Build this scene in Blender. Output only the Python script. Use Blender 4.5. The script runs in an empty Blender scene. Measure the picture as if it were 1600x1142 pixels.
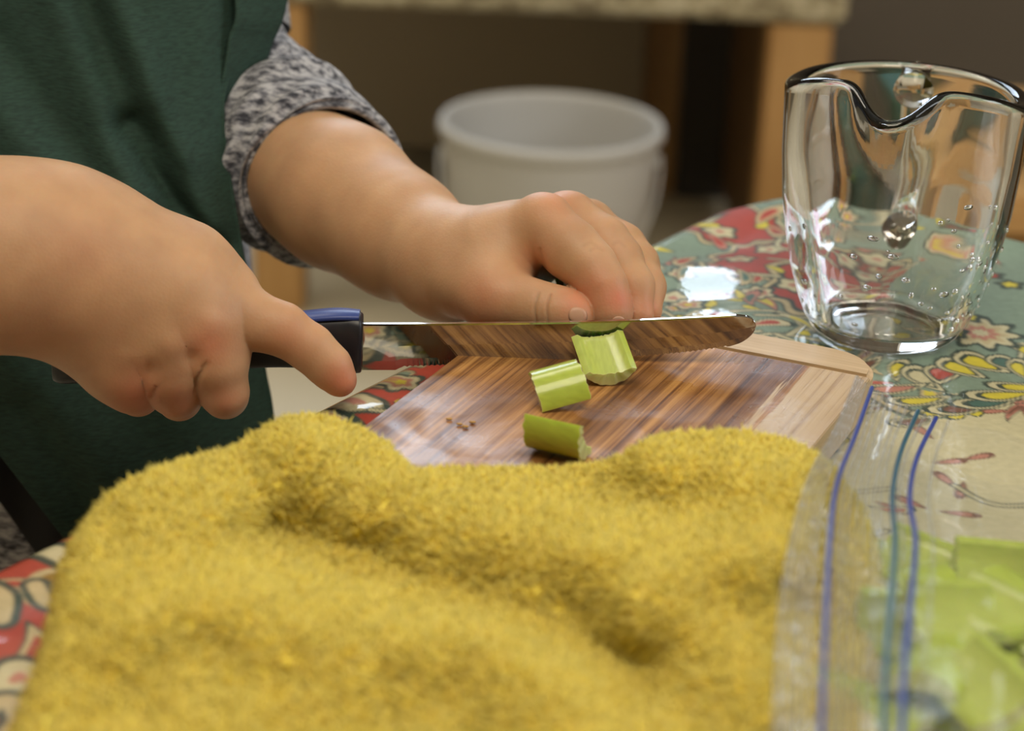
import bpy, bmesh, math, random
import numpy as np
from mathutils import Vector, Matrix, noise
random.seed(4); rng = np.random.default_rng(4)
sc = bpy.context.scene
C = sc.collection
R = math.radians

# ------------------------------------------------------------------ camera
F = 3600.0; CX, CY = 800.0, 571.0
ZT = 0.52                      # top of the table cloth
BOARD = 0.016                  # board thickness
ZB = ZT + BOARD
CAMZ = ZB + 0.005 + 0.80 * math.sin(R(22))
PITCH, ROLL = R(22), R(2.3)
CAM = np.array([0.0, 0.0, CAMZ])
fw = np.array([0, math.cos(PITCH), -math.sin(PITCH)])
u0 = np.array([0, math.sin(PITCH), math.cos(PITCH)]); r0 = np.array([1.0, 0, 0])
rt = r0 * math.cos(ROLL) + u0 * math.sin(ROLL)
up = -r0 * math.sin(ROLL) + u0 * math.cos(ROLL)

def ray(px, py): return fw + rt * (px - CX) / F + up * (CY - py) / F
def P(px, py, d): return CAM + d * ray(px, py)
def onZ(px, py, z):
    r = ray(px, py); return CAM + r * ((z - CAMZ) / r[2])
def onY(px, py, y):
    r = ray(px, py); return CAM + r * (y / r[1])
def depth(p): return float(np.dot(np.asarray(p) - CAM, fw))
def proj(pts):
    d = np.asarray(pts) - CAM
    z = d @ fw
    return CX + F * (d @ rt) / z, CY - F * (d @ up) / z, z

cam_d = bpy.data.cameras.new('camera'); cam = bpy.data.objects.new('camera', cam_d); C.objects.link(cam)
cam.matrix_world = Matrix(((rt[0], up[0], -fw[0], 0), (rt[1], up[1], -fw[1], 0), (rt[2], up[2], -fw[2], CAMZ), (0, 0, 0, 1)))
cam_d.sensor_width = 36; cam_d.lens = F / 1600 * 36; cam_d.clip_start = 0.02
YB = onZ(940, 563, ZB)[1]      # the blade stands in the plane y = YB
DB = depth(onY(940, 540, YB))
cam_d.dof.use_dof = True; cam_d.dof.focus_distance = DB; cam_d.dof.aperture_fstop = 9.0
sc.camera = cam

# ------------------------------------------------------------------ world, lights, exposure
w = bpy.data.worlds.new('world'); sc.world = w; w.use_nodes = True
w.node_tree.nodes['Background'].inputs[0].default_value = (0.75, 0.85, 1, 1)
w.node_tree.nodes['Background'].inputs[1].default_value = 0.6
vs = sc.view_settings
sc.display_settings.display_device = 'sRGB'
vs.view_transform = 'Standard'; vs.look = 'None'; vs.gamma = 1; vs.use_curve_mapping = False
vs.exposure = 0.08
sc.cycles.max_bounces = 14; sc.cycles.transmission_bounces = 12; sc.cycles.transparent_max_bounces = 24
sc.cycles.diffuse_bounces = 6; sc.cycles.sample_clamp_indirect = 4; sc.cycles.caustics_reflective = False

def area(name, loc, target, sx, sy, power, col):
    l = bpy.data.lights.new(name, 'AREA'); l.shape = 'RECTANGLE'; l.size = sx; l.size_y = sy
    l.energy = power; l.color = col
    o = bpy.data.objects.new(name, l); C.objects.link(o); o.location = loc
    o.rotation_euler = (Vector(target) - Vector(loc)).to_track_quat('-Z', 'Y').to_euler()
    return o
WALL_Y = 2.85
area('window_daylight', (-0.28, WALL_Y - 0.03, 1.52), (-0.28, 0, 1.52), 0.86, 0.95, 17, (0.72, 0.85, 1.0))
area('side_window_daylight', (2.3, 0.7, 1.5), (0.1, 0.9, 0.5), 1.3, 1.1, 20, (0.92, 0.96, 1.0))
area('ceiling_lamp_light', (0.1, 0.1, 2.4), (0.05, 0.9, 0.5), 1.3, 1.3, 34, (1.0, 0.88, 0.70))
area('far_fill_light', (-0.9, 1.9, 2.45), (-0.9, 1.9, 0), 1.0, .6, 13, (1.0, 0.90, 0.74))  # unseen fill light, added to brighten the background floor at the left

# ------------------------------------------------------------------ helpers
def tag(o, label, cat, group=None, kind=None):
    if label: o['label'] = label
    if cat: o['category'] = cat
    if group: o['group'] = group
    if kind: o['kind'] = kind
    return o
def empty(name, loc=(0, 0, 0)):
    o = bpy.data.objects.new(name, None); C.objects.link(o); o.location = loc; o.empty_display_size = .02
    return o
def link(name, me, m, parent=None, smooth=True):
    o = bpy.data.objects.new(name, me); C.objects.link(o)
    if m is not None: me.materials.append(m)
    if parent is not None:
        o.parent = parent
        o.matrix_parent_inverse = Matrix.Translation(-Vector(parent.location))
    if smooth and len(me.polygons): me.polygons.foreach_set('use_smooth', [True] * len(me.polygons))
    return o
def mesh(name, verts, faces):
    me = bpy.data.meshes.new(name); me.from_pydata([tuple(map(float, v)) for v in verts], [], faces); me.update(); return me
def frombm(name, bm, m, parent=None, smooth=True):
    me = bpy.data.meshes.new(name); bm.to_mesh(me); bm.free(); return link(name, me, m, parent, smooth)
def struct(name, bm, m, smooth=False):
    o = frombm(name, bm, m, None, smooth); o['kind'] = 'structure'; return o
def box(bm, x0, x1, y0, y1, z0, z1, bev=0):
    r = bmesh.ops.create_cube(bm, size=1, matrix=Matrix.Translation(((x0+x1)/2, (y0+y1)/2, (z0+z1)/2)) @ Matrix.Diagonal((x1-x0, y1-y0, z1-z0, 1)))
    if bev:
        es = list({e for v in r['verts'] for e in v.link_edges})
        bmesh.ops.bevel(bm, geom=es, offset=bev, segments=2, affect='EDGES')
def mkbox(*a, bev=0):
    bm = bmesh.new(); box(bm, *a, bev=bev); return bm
def gridfaces(nu, nv, closed_u=False):
    fs = []
    for j in range(nv - 1):
        for i in range(nu if closed_u else nu - 1):
            a = j * nu + i; b = j * nu + (i + 1) % nu
            fs.append((a, b, b + nu, a + nu))
    return fs
def cr(pts, n, closed=False):
    """Catmull-Rom resampling of control rows (array m x k) to n rows"""
    p = np.asarray(pts, float); m = len(p); out = []
    for t in np.linspace(0, m - 1, n):
        i = min(int(t), m - 2); f = t - i
        p0 = p[max(i-1, 0)]; p1 = p[i]; p2 = p[i+1]; p3 = p[min(i+2, m-1)]
        out.append(0.5 * ((2*p1) + (-p0+p2)*f + (2*p0-5*p1+4*p2-p3)*f*f + (-p0+3*p1-3*p2+p3)*f**3))
    return np.array(out)
def tube_mesh(path, rad, n=10, cap=True):
    path = np.asarray(path, float); m = len(path); rad = np.broadcast_to(rad, (m,))
    V = []; Fc = []
    tang = np.gradient(path, axis=0); tang /= np.linalg.norm(tang, axis=1)[:, None] + 1e-12
    ref = np.array([0, 0, 1.0]) if abs(tang[0][2]) < .9 else np.array([1.0, 0, 0])
    a = np.cross(tang[0], ref); a /= np.linalg.norm(a)
    for i in range(m):
        a = a - tang[i] * np.dot(a, tang[i]); a /= np.linalg.norm(a); b = np.cross(tang[i], a)
        for k in range(n):
            th = 2 * math.pi * k / n
            V.append(path[i] + rad[i] * (a * math.cos(th) + b * math.sin(th)))
    Fc = gridfaces(n, m, True)
    if cap:
        Fc.append(tuple(range(n))[::-1]); Fc.append(tuple(range((m-1)*n, m*n)))
    return V, Fc
def join_vf(lst):
    V = []; Fc = []
    for v, f in lst:
        o = len(V); V += list(v); Fc += [tuple(i + o for i in q) for q in f]
    return V, Fc
def colattr(me, cols, name='print'):
    a = me.color_attributes.new(name, 'FLOAT_COLOR', 'POINT')
    c = np.ones((len(cols), 4), np.float32); c[:, :3] = cols
    a.data.foreach_set('color', c.ravel())
def fnoise(pts, scale, seed=0):
    return np.array([noise.noise(Vector((p[0]*scale + seed, p[1]*scale - seed, p[2]*scale))) for p in pts])

# ------------------------------------------------------------------ materials
class M:
    def __init__(s, name, col=(.5, .5, .5), rough=.5, **kw):
        s.m = bpy.data.materials.new(name); s.m.use_nodes = True; s.t = s.m.node_tree; s.n = s.t.nodes
        s.b = s.n['Principled BSDF']; s.out = s.n['Material Output']
        s.b.inputs['Base Color'].default_value = (*col, 1); s.b.inputs['Roughness'].default_value = rough
        for k, v in kw.items(): s.b.inputs[k.replace('_', ' ')].default_value = v
    def node(s, ty, **kw):
        n = s.n.new(ty)
        for k, v in kw.items(): setattr(n, k, v)
        return n
    def link(s, a, b): s.t.links.new(a, b)
    def coord(s, scale=(1, 1, 1), rot=(0, 0, 0), kind='Object'):
        tc = s.node('ShaderNodeTexCoord'); mp = s.node('ShaderNodeMapping')
        mp.inputs['Scale'].default_value = scale; mp.inputs['Rotation'].default_value = rot
        s.link(tc.outputs[kind], mp.inputs['Vector']); return mp.outputs[0]
    def noise(s, vec, scale, detail=4, rough=.5, dist=0):
        n = s.node('ShaderNodeTexNoise'); n.inputs['Scale'].default_value = scale; n.inputs['Detail'].default_value = detail
        n.inputs['Roughness'].default_value = rough; n.inputs['Distortion'].default_value = dist
        s.link(vec, n.inputs['Vector']); return n.outputs[0]
    def ramp(s, fac, stops):
        r = s.node('ShaderNodeValToRGB'); e = r.color_ramp.elements
        while len(e) < len(stops): e.new(.5)
        for k, (p, c) in enumerate(stops): e[k].position = p; e[k].color = (*c, 1) if len(c) == 3 else c
        s.link(fac, r.inputs[0]); return r.outputs[0]
    def mix(s, fac, a, b, mode='MIX'):
        n = s.node('ShaderNodeMix', data_type='RGBA', blend_type=mode)
        for x, i in ((fac, 0), (a, 6), (b, 7)):
            if hasattr(x, 'default_value'): s.link(x, n.inputs[i])
            else: n.inputs[i].default_value = (*x, 1) if isinstance(x, tuple) else x
        return n.outputs[2]
    def base(s, c): s.link(c, s.b.inputs['Base Color']); return s
    def bump(s, h, strength=.3, dist=.001):
        b = s.node('ShaderNodeBump'); b.inputs['Strength'].default_value = strength; b.inputs['Distance'].default_value = dist
        s.link(h, b.inputs['Height']); s.link(b.outputs[0], s.b.inputs['Normal']); return s
    def attr(s, name='print'):
        return s.node('ShaderNodeAttribute', attribute_name=name).outputs['Color']
def plain(name, col, rough=.6, ns=6, amt=.12, bump=0, bs=60, **kw):
    m = M(name, col, rough, **kw); v = m.coord()
    n = m.noise(v, ns, 5)
    lo = tuple(c * (1 - amt) for c in col); hi = tuple(min(1, c * (1 + amt)) for c in col)
    m.base(m.ramp(n, [(.3, lo), (.7, hi)]))
    if bump: m.bump(m.noise(v, bs, 4), bump, .002)
    return m.m
def woodmat(name, a, b, scale=(1, 12, 12), rough=.45, ns=8):
    m = M(name, a, rough); v = m.coord(scale); n = m.noise(v, ns, 6, .6, .6)
    m.base(m.ramp(n, [(.3, a), (.7, b)])); m.bump(n, .08, .001); return m.m

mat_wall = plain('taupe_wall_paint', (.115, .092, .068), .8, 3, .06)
mat_floor = plain('beige_vinyl_floor', (.60, .54, .40), .55, 2.5, .06)
mat_ceil = plain('white_ceiling_paint', (.75, .73, .68), .9)
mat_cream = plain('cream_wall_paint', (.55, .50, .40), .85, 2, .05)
mat_pine = woodmat('honey_pine', (.46, .25, .085), (.58, .34, .13), (14, 14, 1.5))
mat_pine_h = woodmat('honey_pine_horizontal', (.46, .25, .085), (.58, .34, .13), (1.5, 14, 14))
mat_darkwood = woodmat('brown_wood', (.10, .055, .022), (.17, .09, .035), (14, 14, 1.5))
mat_bucket = plain('white_plastic_bucket', (.50, .49, .465), .5, 8, .03)
mat_metal = M('bail_wire_steel', (.45, .45, .45), .35, Metallic=1.0).m
mat_teal = plain('teal_plastic', (.06, .21, .22), .8, 20, .25)
mat_green_bin = plain('dark_green_plastic', (.012, .045, .032), .5)
m = M('speckled_laminate', rough=.4); v = m.coord()
m.base(m.ramp(m.noise(v, 55, 5, .7), [(.35, (.12, .09, .05)), (.5, (.42, .36, .22)), (.65, (.6, .54, .38))])); mat_speck = m.m
mat_white = plain('white_painted_trim', (.8, .8, .78), .5, 5, .02)

# ------------------------------------------------------------------ room
X0, X1, Y0, Y1, H = -2.4, 2.5, -2.2, WALL_Y, 2.5
struct('floor', mkbox(X0, X1, Y0, Y1, -.05, 0), mat_floor)
struct('ceiling', mkbox(X0, X1, Y0, Y1, H, H + .05), mat_ceil)
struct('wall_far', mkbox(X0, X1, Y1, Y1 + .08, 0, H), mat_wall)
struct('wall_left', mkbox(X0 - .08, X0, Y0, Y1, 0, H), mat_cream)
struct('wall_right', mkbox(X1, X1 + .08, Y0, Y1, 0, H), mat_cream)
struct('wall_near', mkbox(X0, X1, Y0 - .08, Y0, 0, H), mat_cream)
struct('baseboard_far', mkbox(X0, X1, Y1 - .014, Y1 - .001, 0, .07, bev=.003), plain('dark_baseboard', (.06, .042, .028), .6))
bm = bmesh.new()
for a in ((-.75, .19, 1.0, 1.045), (-.75, .19, 1.995, 2.04), (-.75, -.705, 1.0, 2.04), (.145, .19, 1.0, 2.04), (-.30, -.26, 1.0, 2.04)):
    box(bm, a[0], a[1], WALL_Y - .06, WALL_Y - .001, a[2], a[3], bev=.004)
struct('window_1', bm, mat_white)

# ------------------------------------------------------------------ low table in the background
def bgx(px, py, y): return onY(px, py, y)[0]
YT = 2.2
zt2 = onY(1000, 24, YT)[2]
xl, xr = bgx(390, 200, YT), bgx(1300, 60, YT)
lt = empty('low_table', (0.5 * (xl + xr), YT + .3, 0))
tag(lt, 'low honey-pine table with speckled cream top behind the white bucket', 'table')
frombm('table_top', mkbox(xl - .03, bgx(1322, 20, YT), YT - .01, YT + .62, zt2, zt2 + .035, bev=.006), mat_speck, lt, False)
xa, xb = bgx(395, 300, YT), bgx(474, 300, YT)
frombm('leg', mkbox(xa, xb, YT, YT + .06, 0, zt2, bev=.004), mat_pine, lt, False)
xc, xd = bgx(1193, 180, YT), bgx(1290, 180, YT)
frombm('leg', mkbox(xc, xd, YT, YT + .06, 0, zt2, bev=.004), mat_pine, lt, False)
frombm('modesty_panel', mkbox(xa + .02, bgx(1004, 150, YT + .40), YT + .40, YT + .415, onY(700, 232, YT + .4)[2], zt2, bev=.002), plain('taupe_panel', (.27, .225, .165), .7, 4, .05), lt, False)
frombm('dark_gap_panel', mkbox(bgx(1064, 150, YT + .44), bgx(1150, 150, YT + .44), YT + .44, YT + .45, 0, zt2, bev=.002), plain('dark_grey_panel', (.055, .048, .045), .7, 4, .05), lt, False)  # dark sheet added to darken the bright gap beside the back leg
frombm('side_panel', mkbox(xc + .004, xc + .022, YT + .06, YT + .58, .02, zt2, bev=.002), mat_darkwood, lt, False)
frombm('back_leg', mkbox(bgx(1006, 150, YT + .45), bgx(1062, 150, YT + .45), YT + .45, YT + .50, 0, zt2, bev=.003), mat_pine, lt, False)
frombm('back_leg', mkbox(xa, xa + .05, YT + .53, YT + .58, 0, zt2, bev=.003), mat_pine, lt, False)

# low shelf with a green bin, at the right
YS = 1.75
sh = empty('low_shelf', (bgx(1700, 340, YS), YS + .2, 0)); tag(sh, 'low wooden shelf at the right edge beyond the glass cup', 'shelf')
zs = onY(1590, 312, YS)[2]; xs0 = bgx(1545, 340, YS)
frombm('shelf_board', mkbox(xs0, xs0 + .7, YS, YS + .35, zs - .03, zs, bev=.003), mat_pine_h, sh, False)
for dx in (0.05, .62): frombm('shelf_side', mkbox(xs0 + dx, xs0 + dx + .025, YS + .01, YS + .34, 0, zs - .03, bev=.002), mat_pine, sh, False)
bb = bmesh.new(); bx0 = bgx(1582, 280, YS + .03)
box(bb, bx0 + .02, bx0 + .36, YS + .03, YS + .13, zs, zs + .055, bev=.008)
fs = [f for f in bb.faces if f.normal.z > .9 and f.calc_area() > .01]
r = bmesh.ops.inset_region(bb, faces=fs, thickness=.008); bmesh.ops.translate(bb, verts=list({v for f in fs for v in f.verts}), vec=(0, 0, -.045))
tag(frombm('storage_bin', bb, mat_green_bin, None, False), 'dark green storage bin on the low wooden shelf', 'bin')
# ------------------------------------------------------------------ bucket
def lathe(prof, n=64, axis=(0, 0)):
    V = []
    for r_, z_ in prof:
        for k in range(n):
            a = 2 * math.pi * k / n; V.append((axis[0] + r_ * math.cos(a), axis[1] + r_ * math.sin(a), z_))
    return V, gridfaces(n, len(prof), True)
BK = 2.06
bc = onY(862, 188, BK); bz = bc[2]; br = 174 * depth(bc) / F
prof = [(.001, .012), (br*.76, .012), (br*.78, .02), (br*.93, bz - .02), (br*.955, bz - .006), (br*.965, bz), (br*1.0, bz), (br*1.02, bz - .004), (br*1.02, bz - .010), (br*.975, bz - .013),
        (br*.965, bz - .02), (br*.80, .004), (br*.77, 0), (.001, 0)]
bk = empty('bucket', (bc[0], BK, 0)); tag(bk, 'white plastic bucket with a rolled rim on the floor behind the hand', 'bucket')
V, Fc = lathe(prof, 72, (bc[0], BK)); link('bucket_body', mesh('bucket_body', V, Fc), mat_bucket, bk)
th = np.linspace(0, math.pi, 30)
path = np.stack([bc[0] - br*1.0*np.cos(th), BK - br*1.02*np.sin(th)*.97 - .002, bz - .035 - .10*np.sin(th)], 1)
V, Fc = tube_mesh(path, .0016, 8); link('bail_handle', mesh('bail_handle', V, Fc), mat_bucket, bk)
for s in (-1, 1):
    b_ = bmesh.new(); bmesh.ops.create_cone(b_, cap_ends=True, segments=16, radius1=.007, radius2=.006, depth=.008, matrix=Matrix.Translation((bc[0] + s*(br*.965), BK, bz - .035)) @ Matrix.Rotation(s*R(90), 4, 'Y'))
    frombm('bail_ear', b_, mat_bucket, bk)

# teal basket on the floor, seen bent through the glass
YW = 2.3; wc = onY(1405, 132, YW); wr_ = 78*depth(wc)/F; wz = wc[2]
pf = [(.001, .006), (wr_*.74, .006), (wr_*.96, wz - .004), (wr_*.99, wz), (wr_*1.03, wz), (wr_*1.03, wz - .008), (wr_*.99, wz - .01), (wr_*.77, 0), (.001, 0)]
V, Fc = lathe(pf, 48, (wc[0], YW)); wb = link('waste_basket', mesh('waste_basket', V, Fc), mat_teal)
tag(wb, 'teal waste basket on the floor, seen through the glass measuring cup', 'basket')

# ------------------------------------------------------------------ table and cloth
pc = onZ(1212, 296, ZT); pa = onZ(-80, 945, ZT); pb = onZ(1600, 376, ZT)
eA = (pa - pc)[:2]; eA /= np.linalg.norm(eA)
eB = np.array([-eA[1], eA[0]]); 
if np.dot(eB, (pb - pc)[:2]) < 0: eB = -eB
LA, LB = 0.95, 0.85
def tab(s, t, z): return np.array([pc[0] + eA[0]*s + eB[0]*t, pc[1] + eA[1]*s + eB[1]*t, z])
tb = empty('table', tuple(tab(LA/2, LB/2, 0))); tag(tb, 'small wooden table under the printed tablecloth', 'table')
def tabbox(s0, s1, t0, t1, z0, z1):
    V = [tab(s, t, z) for z in (z0, z1) for s, t in ((s0, t0), (s1, t0), (s1, t1), (s0, t1))]
    Fc = [(3, 2, 1, 0), (4, 5, 6, 7), (0, 1, 5, 4), (1, 2, 6, 5), (2, 3, 7, 6), (3, 0, 4, 7)]
    me = mesh('x', V, Fc); b = bmesh.new(); b.from_mesh(me); bmesh.ops.recalc_face_normals(b, faces=b.faces)
    bmesh.ops.bevel(b, geom=list(b.edges), offset=.004, segments=2, affect='EDGES'); return b
frombm('tabletop', tabbox(.02, LA-.02, .02, LB-.02, ZT-.028, ZT-.003), mat_pine_h, tb, False)
for s in (.07, LA-.12):
    for t in (.07, LB-.12): frombm('leg', tabbox(s, s+.05, t, t+.05, 0, ZT-.028), mat_pine, tb, False)

# the cloth: a fine grid; the print is painted per vertex (flat print), the vinyl cover is its gloss
RC = 0.05
def cloth_pos():
    # parameters run past the edge: there the cloth bends over and hangs
    hang = .10
    def axis(L, n):
        a = np.r_[np.linspace(-hang, -.004, 30), np.arange(-.003, n, .00105), np.arange(n + .003, L + hang, .006)]; return a
    S, T = np.meshgrid(axis(LA, .80), axis(LB, .47), indexing='ij')
    return S, T
S, T = cloth_pos(); NS, NT = S.shape
def fold(a, L):
    x = np.clip(a, 0, L); over = np.where(a < 0, -a, np.where(a > L, a - L, 0.0)); return x, over
sx, so = fold(S, LA); tx, to = fold(T, LB)
over = np.hypot(so, to)
rr = .012
ang = np.clip(over / rr, 0, math.pi/2)
outw = rr * np.sin(ang); down = rr * (1 - np.cos(ang)) + np.maximum(over - rr*math.pi/2, 0)
# round the corners
def corner(sx, tx, s_c, t_c, sgs, sgt):
    ds = np.maximum((sx - s_c) * sgs, 0); dt = np.maximum((tx - t_c) * sgt, 0)
    m = (ds > 0) & (dt > 0)
    a = np.maximum(ds, dt) + 1e-9; n = np.hypot(ds, dt) + 1e-9
    k = np.where(m, a / n, 1); return np.where(m, s_c + sgs*ds*k, sx), np.where(m, t_c + sgt*dt*k, tx)
sx, tx = corner(sx, tx, RC, RC, -1, -1); sx, tx = corner(sx, tx, LA-RC, RC, 1, -1)
us = np.where(S < 0, -1.0, np.where(S > LA, 1, 0)); ut = np.where(T < 0, -1.0, np.where(T > LB, 1, 0))
un = np.hypot(us*so, ut*to) + 1e-9
sx2 = sx + outw * us*so/un; tx2 = tx + outw * ut*to/un
PX = pc[0] + eA[0]*sx2 + eB[0]*tx2; PY = pc[1] + eA[1]*sx2 + eB[1]*tx2
PZ = ZT - down
G = np.stack([PX, PY, PZ], -1).reshape(-1, 3)
gx, gy, gz = proj(G)
# wrinkles of the vinyl near the far left corner and along the left edge
s_ = sx.ravel(); t_ = tx.ravel()
edge = np.exp(-((t_) / .10)**2) * (over.ravel() < .002)
wr = .0012*np.sin(s_*52 + 3*np.sin(t_*21)) + .0008*np.sin(s_*105 + t_*60) + .0014*np.sin(t_*75 + 4*np.sin(s_*17))
G[:, 2] += edge * wr * np.clip(t_/.02, 0, 1) * (1 - .0*s_)
G[:, 2] += .0006*np.sin(t_*40 + s_*31) * (over.ravel() < .002) * np.clip(t_/.02, 0, 1)*np.clip(s_/.02, 0, 1)

def srgb(r_, g_, b_): 
    return np.array([((c/255 + .055)/1.055)**2.4 if c > 10 else c/255/12.92 for c in (r_, g_, b_)])
SAGE = srgb(128, 150, 132); CREAM = srgb(205, 198, 160); RED = srgb(172, 62, 46); YEL = srgb(214, 200, 62)
DK = srgb(52, 70, 62); BROWN = srgb(120, 78, 62); GOLD = srgb(150, 118, 40); TAN = srgb(196, 180, 138); ROSE = srgb(190, 128, 110); TEALC = srgb(70, 108, 98)
col = np.tile(SAGE, (len(G), 1))
# low-resolution blotchy tone
q = np.stack([s_, t_], 1)
col *= (1 + .05*np.sin(s_*90+3*np.sin(t_*77)) )[:, None]
def st(px, py):
    p = onZ(px, py, ZT)[:2] - pc[:2]; return np.array([p @ eA, p @ eB])
def region(mask, c): col[mask] = c
AA = .0011
SAX = S[:, 0]; TAX = T[0, :]
def block(lo0, hi0, lo1, hi1):
    i0, i1 = np.searchsorted(SAX, (lo0, hi0)); j0, j1 = np.searchsorted(TAX, (lo1, hi1))
    return (np.arange(i0, i1)[:, None]*NT + np.arange(j0, j1)[None]).ravel()
def paint(sel, d, cc):
    a = np.clip(d/AA + .5, 0, 1)[:, None]; col[sel] = col[sel]*(1-a) + cc*a
def drop(c, L, W, a, layers, bend=0.0):
    """paisley / leaf: teardrop centred c=(s,t), length L, width W, angle a; layers = [(scale, colour)...] outer first"""
    sel = block(c[0]-L*1.3, c[0]+L*1.3, c[1]-L*1.3, c[1]+L*1.3)
    if len(sel) == 0: return
    d0 = s_[sel] - c[0]; d1 = t_[sel] - c[1]
    x = d0*math.cos(a) + d1*math.sin(a); y = -d0*math.sin(a) + d1*math.cos(a)
    y = y - bend * (x/L*2)**2 * L
    for sc_, cc in layers:
        l = L/2*sc_; w_ = W/2*sc_
        xx = x / l; m = np.abs(xx) < 1
        wid = w_ * np.sqrt(np.clip(1 - xx**2, 0, 1)) * (1 - .55*xx)*.8
        paint(sel, np.where(m, wid - np.abs(y), -1), cc)
def flower(c, r_, cols, n=6, ph=0):
    sel = block(c[0]-r_*1.3, c[0]+r_*1.3, c[1]-r_*1.3, c[1]+r_*1.3)
    if len(sel) == 0: return
    d0 = s_[sel] - c[0]; d1 = t_[sel] - c[1]
    rr_ = np.hypot(d0, d1); an = np.arctan2(d1, d0)
    for k, cc in enumerate(cols):
        rad = r_ * (1 - k/len(cols)) * (1 + .18*np.cos(n*an + ph))
        paint(sel, rad - rr_, cc)
def stroke(pts, w_, cc, outline=None):
    p = cr(np.array(pts), 90)
    for ww, c2 in (((w_*1.9, outline),) if outline is not None else ()) + ((w_, cc),):
        lo = p.min(0) - ww; hi = p.max(0) + ww
        sel = block(lo[0], hi[0], lo[1], hi[1])
        if len(sel) == 0: continue
        dmin = np.full(len(sel), 9.0)
        for a_ in p: dmin = np.minimum(dmin, (s_[sel]-a_[0])**2 + (t_[sel]-a_[1])**2)
        paint(sel, ww/2 - np.sqrt(dmin), c2)
# large red medallions with scalloped cream outlines
def medallion(c, rs, rt_, scal=9):
    d0 = (s_ - c[0])/rs; d1 = (t_ - c[1])/rt_; rr_ = np.hypot(d0, d1); an = np.arctan2(d1, d0)
    e = 1 + .09*np.cos(scal*an) + .04*np.cos(3*an+1)
    for k, cc in ((1.22, DK), (1.18, TAN), (1.08, DK), (1.0, RED)): paint(np.arange(len(col)), (k*e - rr_)*min(rs, rt_), cc)
medallion(st(1205, 408), .026, .022)
medallion(st(1330, 440), .040, .028)
medallion(st(1150, 350), .022, .02)
medallion(st(600, 640), .022, .014)
medallion(st(690, 585), .012, .010)
medallion(st(-20, 1080), .165, .125, 13)
# cream field at the right front with a branch running along its border
b1 = [st(1330, 590), st(1420, 645), st(1500, 640), st(1600, 605), st(1700, 570)]
bl = cr(np.array(b1), 60)
for k in range(0, len(bl)-1):
    pass
gxx, gyy = gx, gy
ybr = np.interp(gxx, [1150, 1330, 1420, 1500, 1600, 1750], [560, 592, 645, 640, 606, 560])
region((gyy > ybr + 14) & (gxx > 1290), CREAM)
R2 = random.Random(11)
# scattered motifs
for k in range(2600):
    c = (R2.uniform(0, .82), R2.uniform(0, .48)); a = R2.uniform(0, 6.3); z = R2.random()
    i = int(min(np.searchsorted(SAX, c[0]), NS-1)*NT + min(np.searchsorted(TAX, c[1]), NT-1))
    onred = col[i][0] > .3 and col[i][1] < .1; oncream = col[i][1] > .5
    if onred:
        if R2.random() < (.86 if c[0] > .5 else .5): continue
        if k % 2: flower(c, R2.uniform(.006, .011), [DK, CREAM, CREAM, ROSE], R2.choice([3, 5]), a)
        else: drop(c, R2.uniform(.02, .035), R2.uniform(.008, .014), a, [(1, DK), (.85, TAN), (.5, RED)], .15)
    elif oncream:
        if k % 4 == 0: drop(c, .014, .005, a, [(1, BROWN), (.6, ROSE)])
    else:
        if z < .3: drop(c, R2.uniform(.012, .026), R2.uniform(.005, .010), a, [(1, DK), (.82, R2.choice([CREAM, TAN, ROSE])), (.5, R2.choice([BROWN, YEL, TEALC, RED]))], R2.uniform(-.2, .2))
        elif z < .5: drop(c, R2.uniform(.008, .014), R2.uniform(.004, .007), a, [(1, DK), (.8, YEL)], .1)
        elif z < .66: flower(c, R2.uniform(.004, .009), [DK, CREAM, ROSE, YEL], R2.choice([5, 6]), a)
        elif z < .82:
            L = R2.uniform(.03, .06)
            stroke([c, (c[0]+L*.4*math.cos(a), c[1]+L*.4*math.sin(a)), (c[0]+L*math.cos(a+.7), c[1]+L*math.sin(a+.7))], .0018, CREAM, DK)
        elif z < .9: flower(c, .005, [DK, RED], 5, a)
# the plain sage zone at the right of the cup
for c, r_ in ((st(1560, 470), .045), (st(1480, 570), .028)):
    col[np.hypot((s_-c[0]), (t_-c[1])) < r_] = SAGE
flower(st(1532, 520), .016, [DK, CREAM, TAN, ROSE, CREAM], 9, .4)
for px, py, ca in ((1578, 447, YEL), (1512, 497, YEL), (1490, 520, YEL), (1275, 541, YEL), (1310, 552, CREAM), (1548, 430, RED)): flower(st(px, py), .006, [DK, ca], 5, .3)
# branch with paired leaves
stroke(b1, .004, TAN, DK)
for k, (px, py, a, L, W, cc) in enumerate([(1400, 575, .3, .026, .009, YEL), (1350, 568, 2.9, .03, .011, BROWN), (1440, 590, .9, .03, .014, CREAM), (1470, 583, .2, .022, .018, RED),
        (1500, 575, 1.2, .026, .016, YEL), (1532, 566, 1.3, .028, .018, YEL), (1570, 566, 1.0, .02, .014, TEALC), (1592, 575, .6, .026, .01, YEL),
        (1440, 625, 2.4, .028, .012, YEL), (1470, 645, 2.6, .026, .010, YEL), (1508, 638, 2.6, .032, .014, BROWN), (1548, 630, 2.5, .032, .013, TEALC), (1572, 618, 2.4, .034, .014, YEL),
        (1600, 605, 2.2, .03, .012, YEL), (1400, 605, 2.4, .03, .012, ROSE), (1430, 660, 2.6, .022, .010, BROWN)]):
    drop(st(px, py), L, W, a + math.atan2(eB[1], eB[0])*0, [(1, DK), (.86, CREAM), (.68, DK), (.52, cc)], .1)
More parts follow.
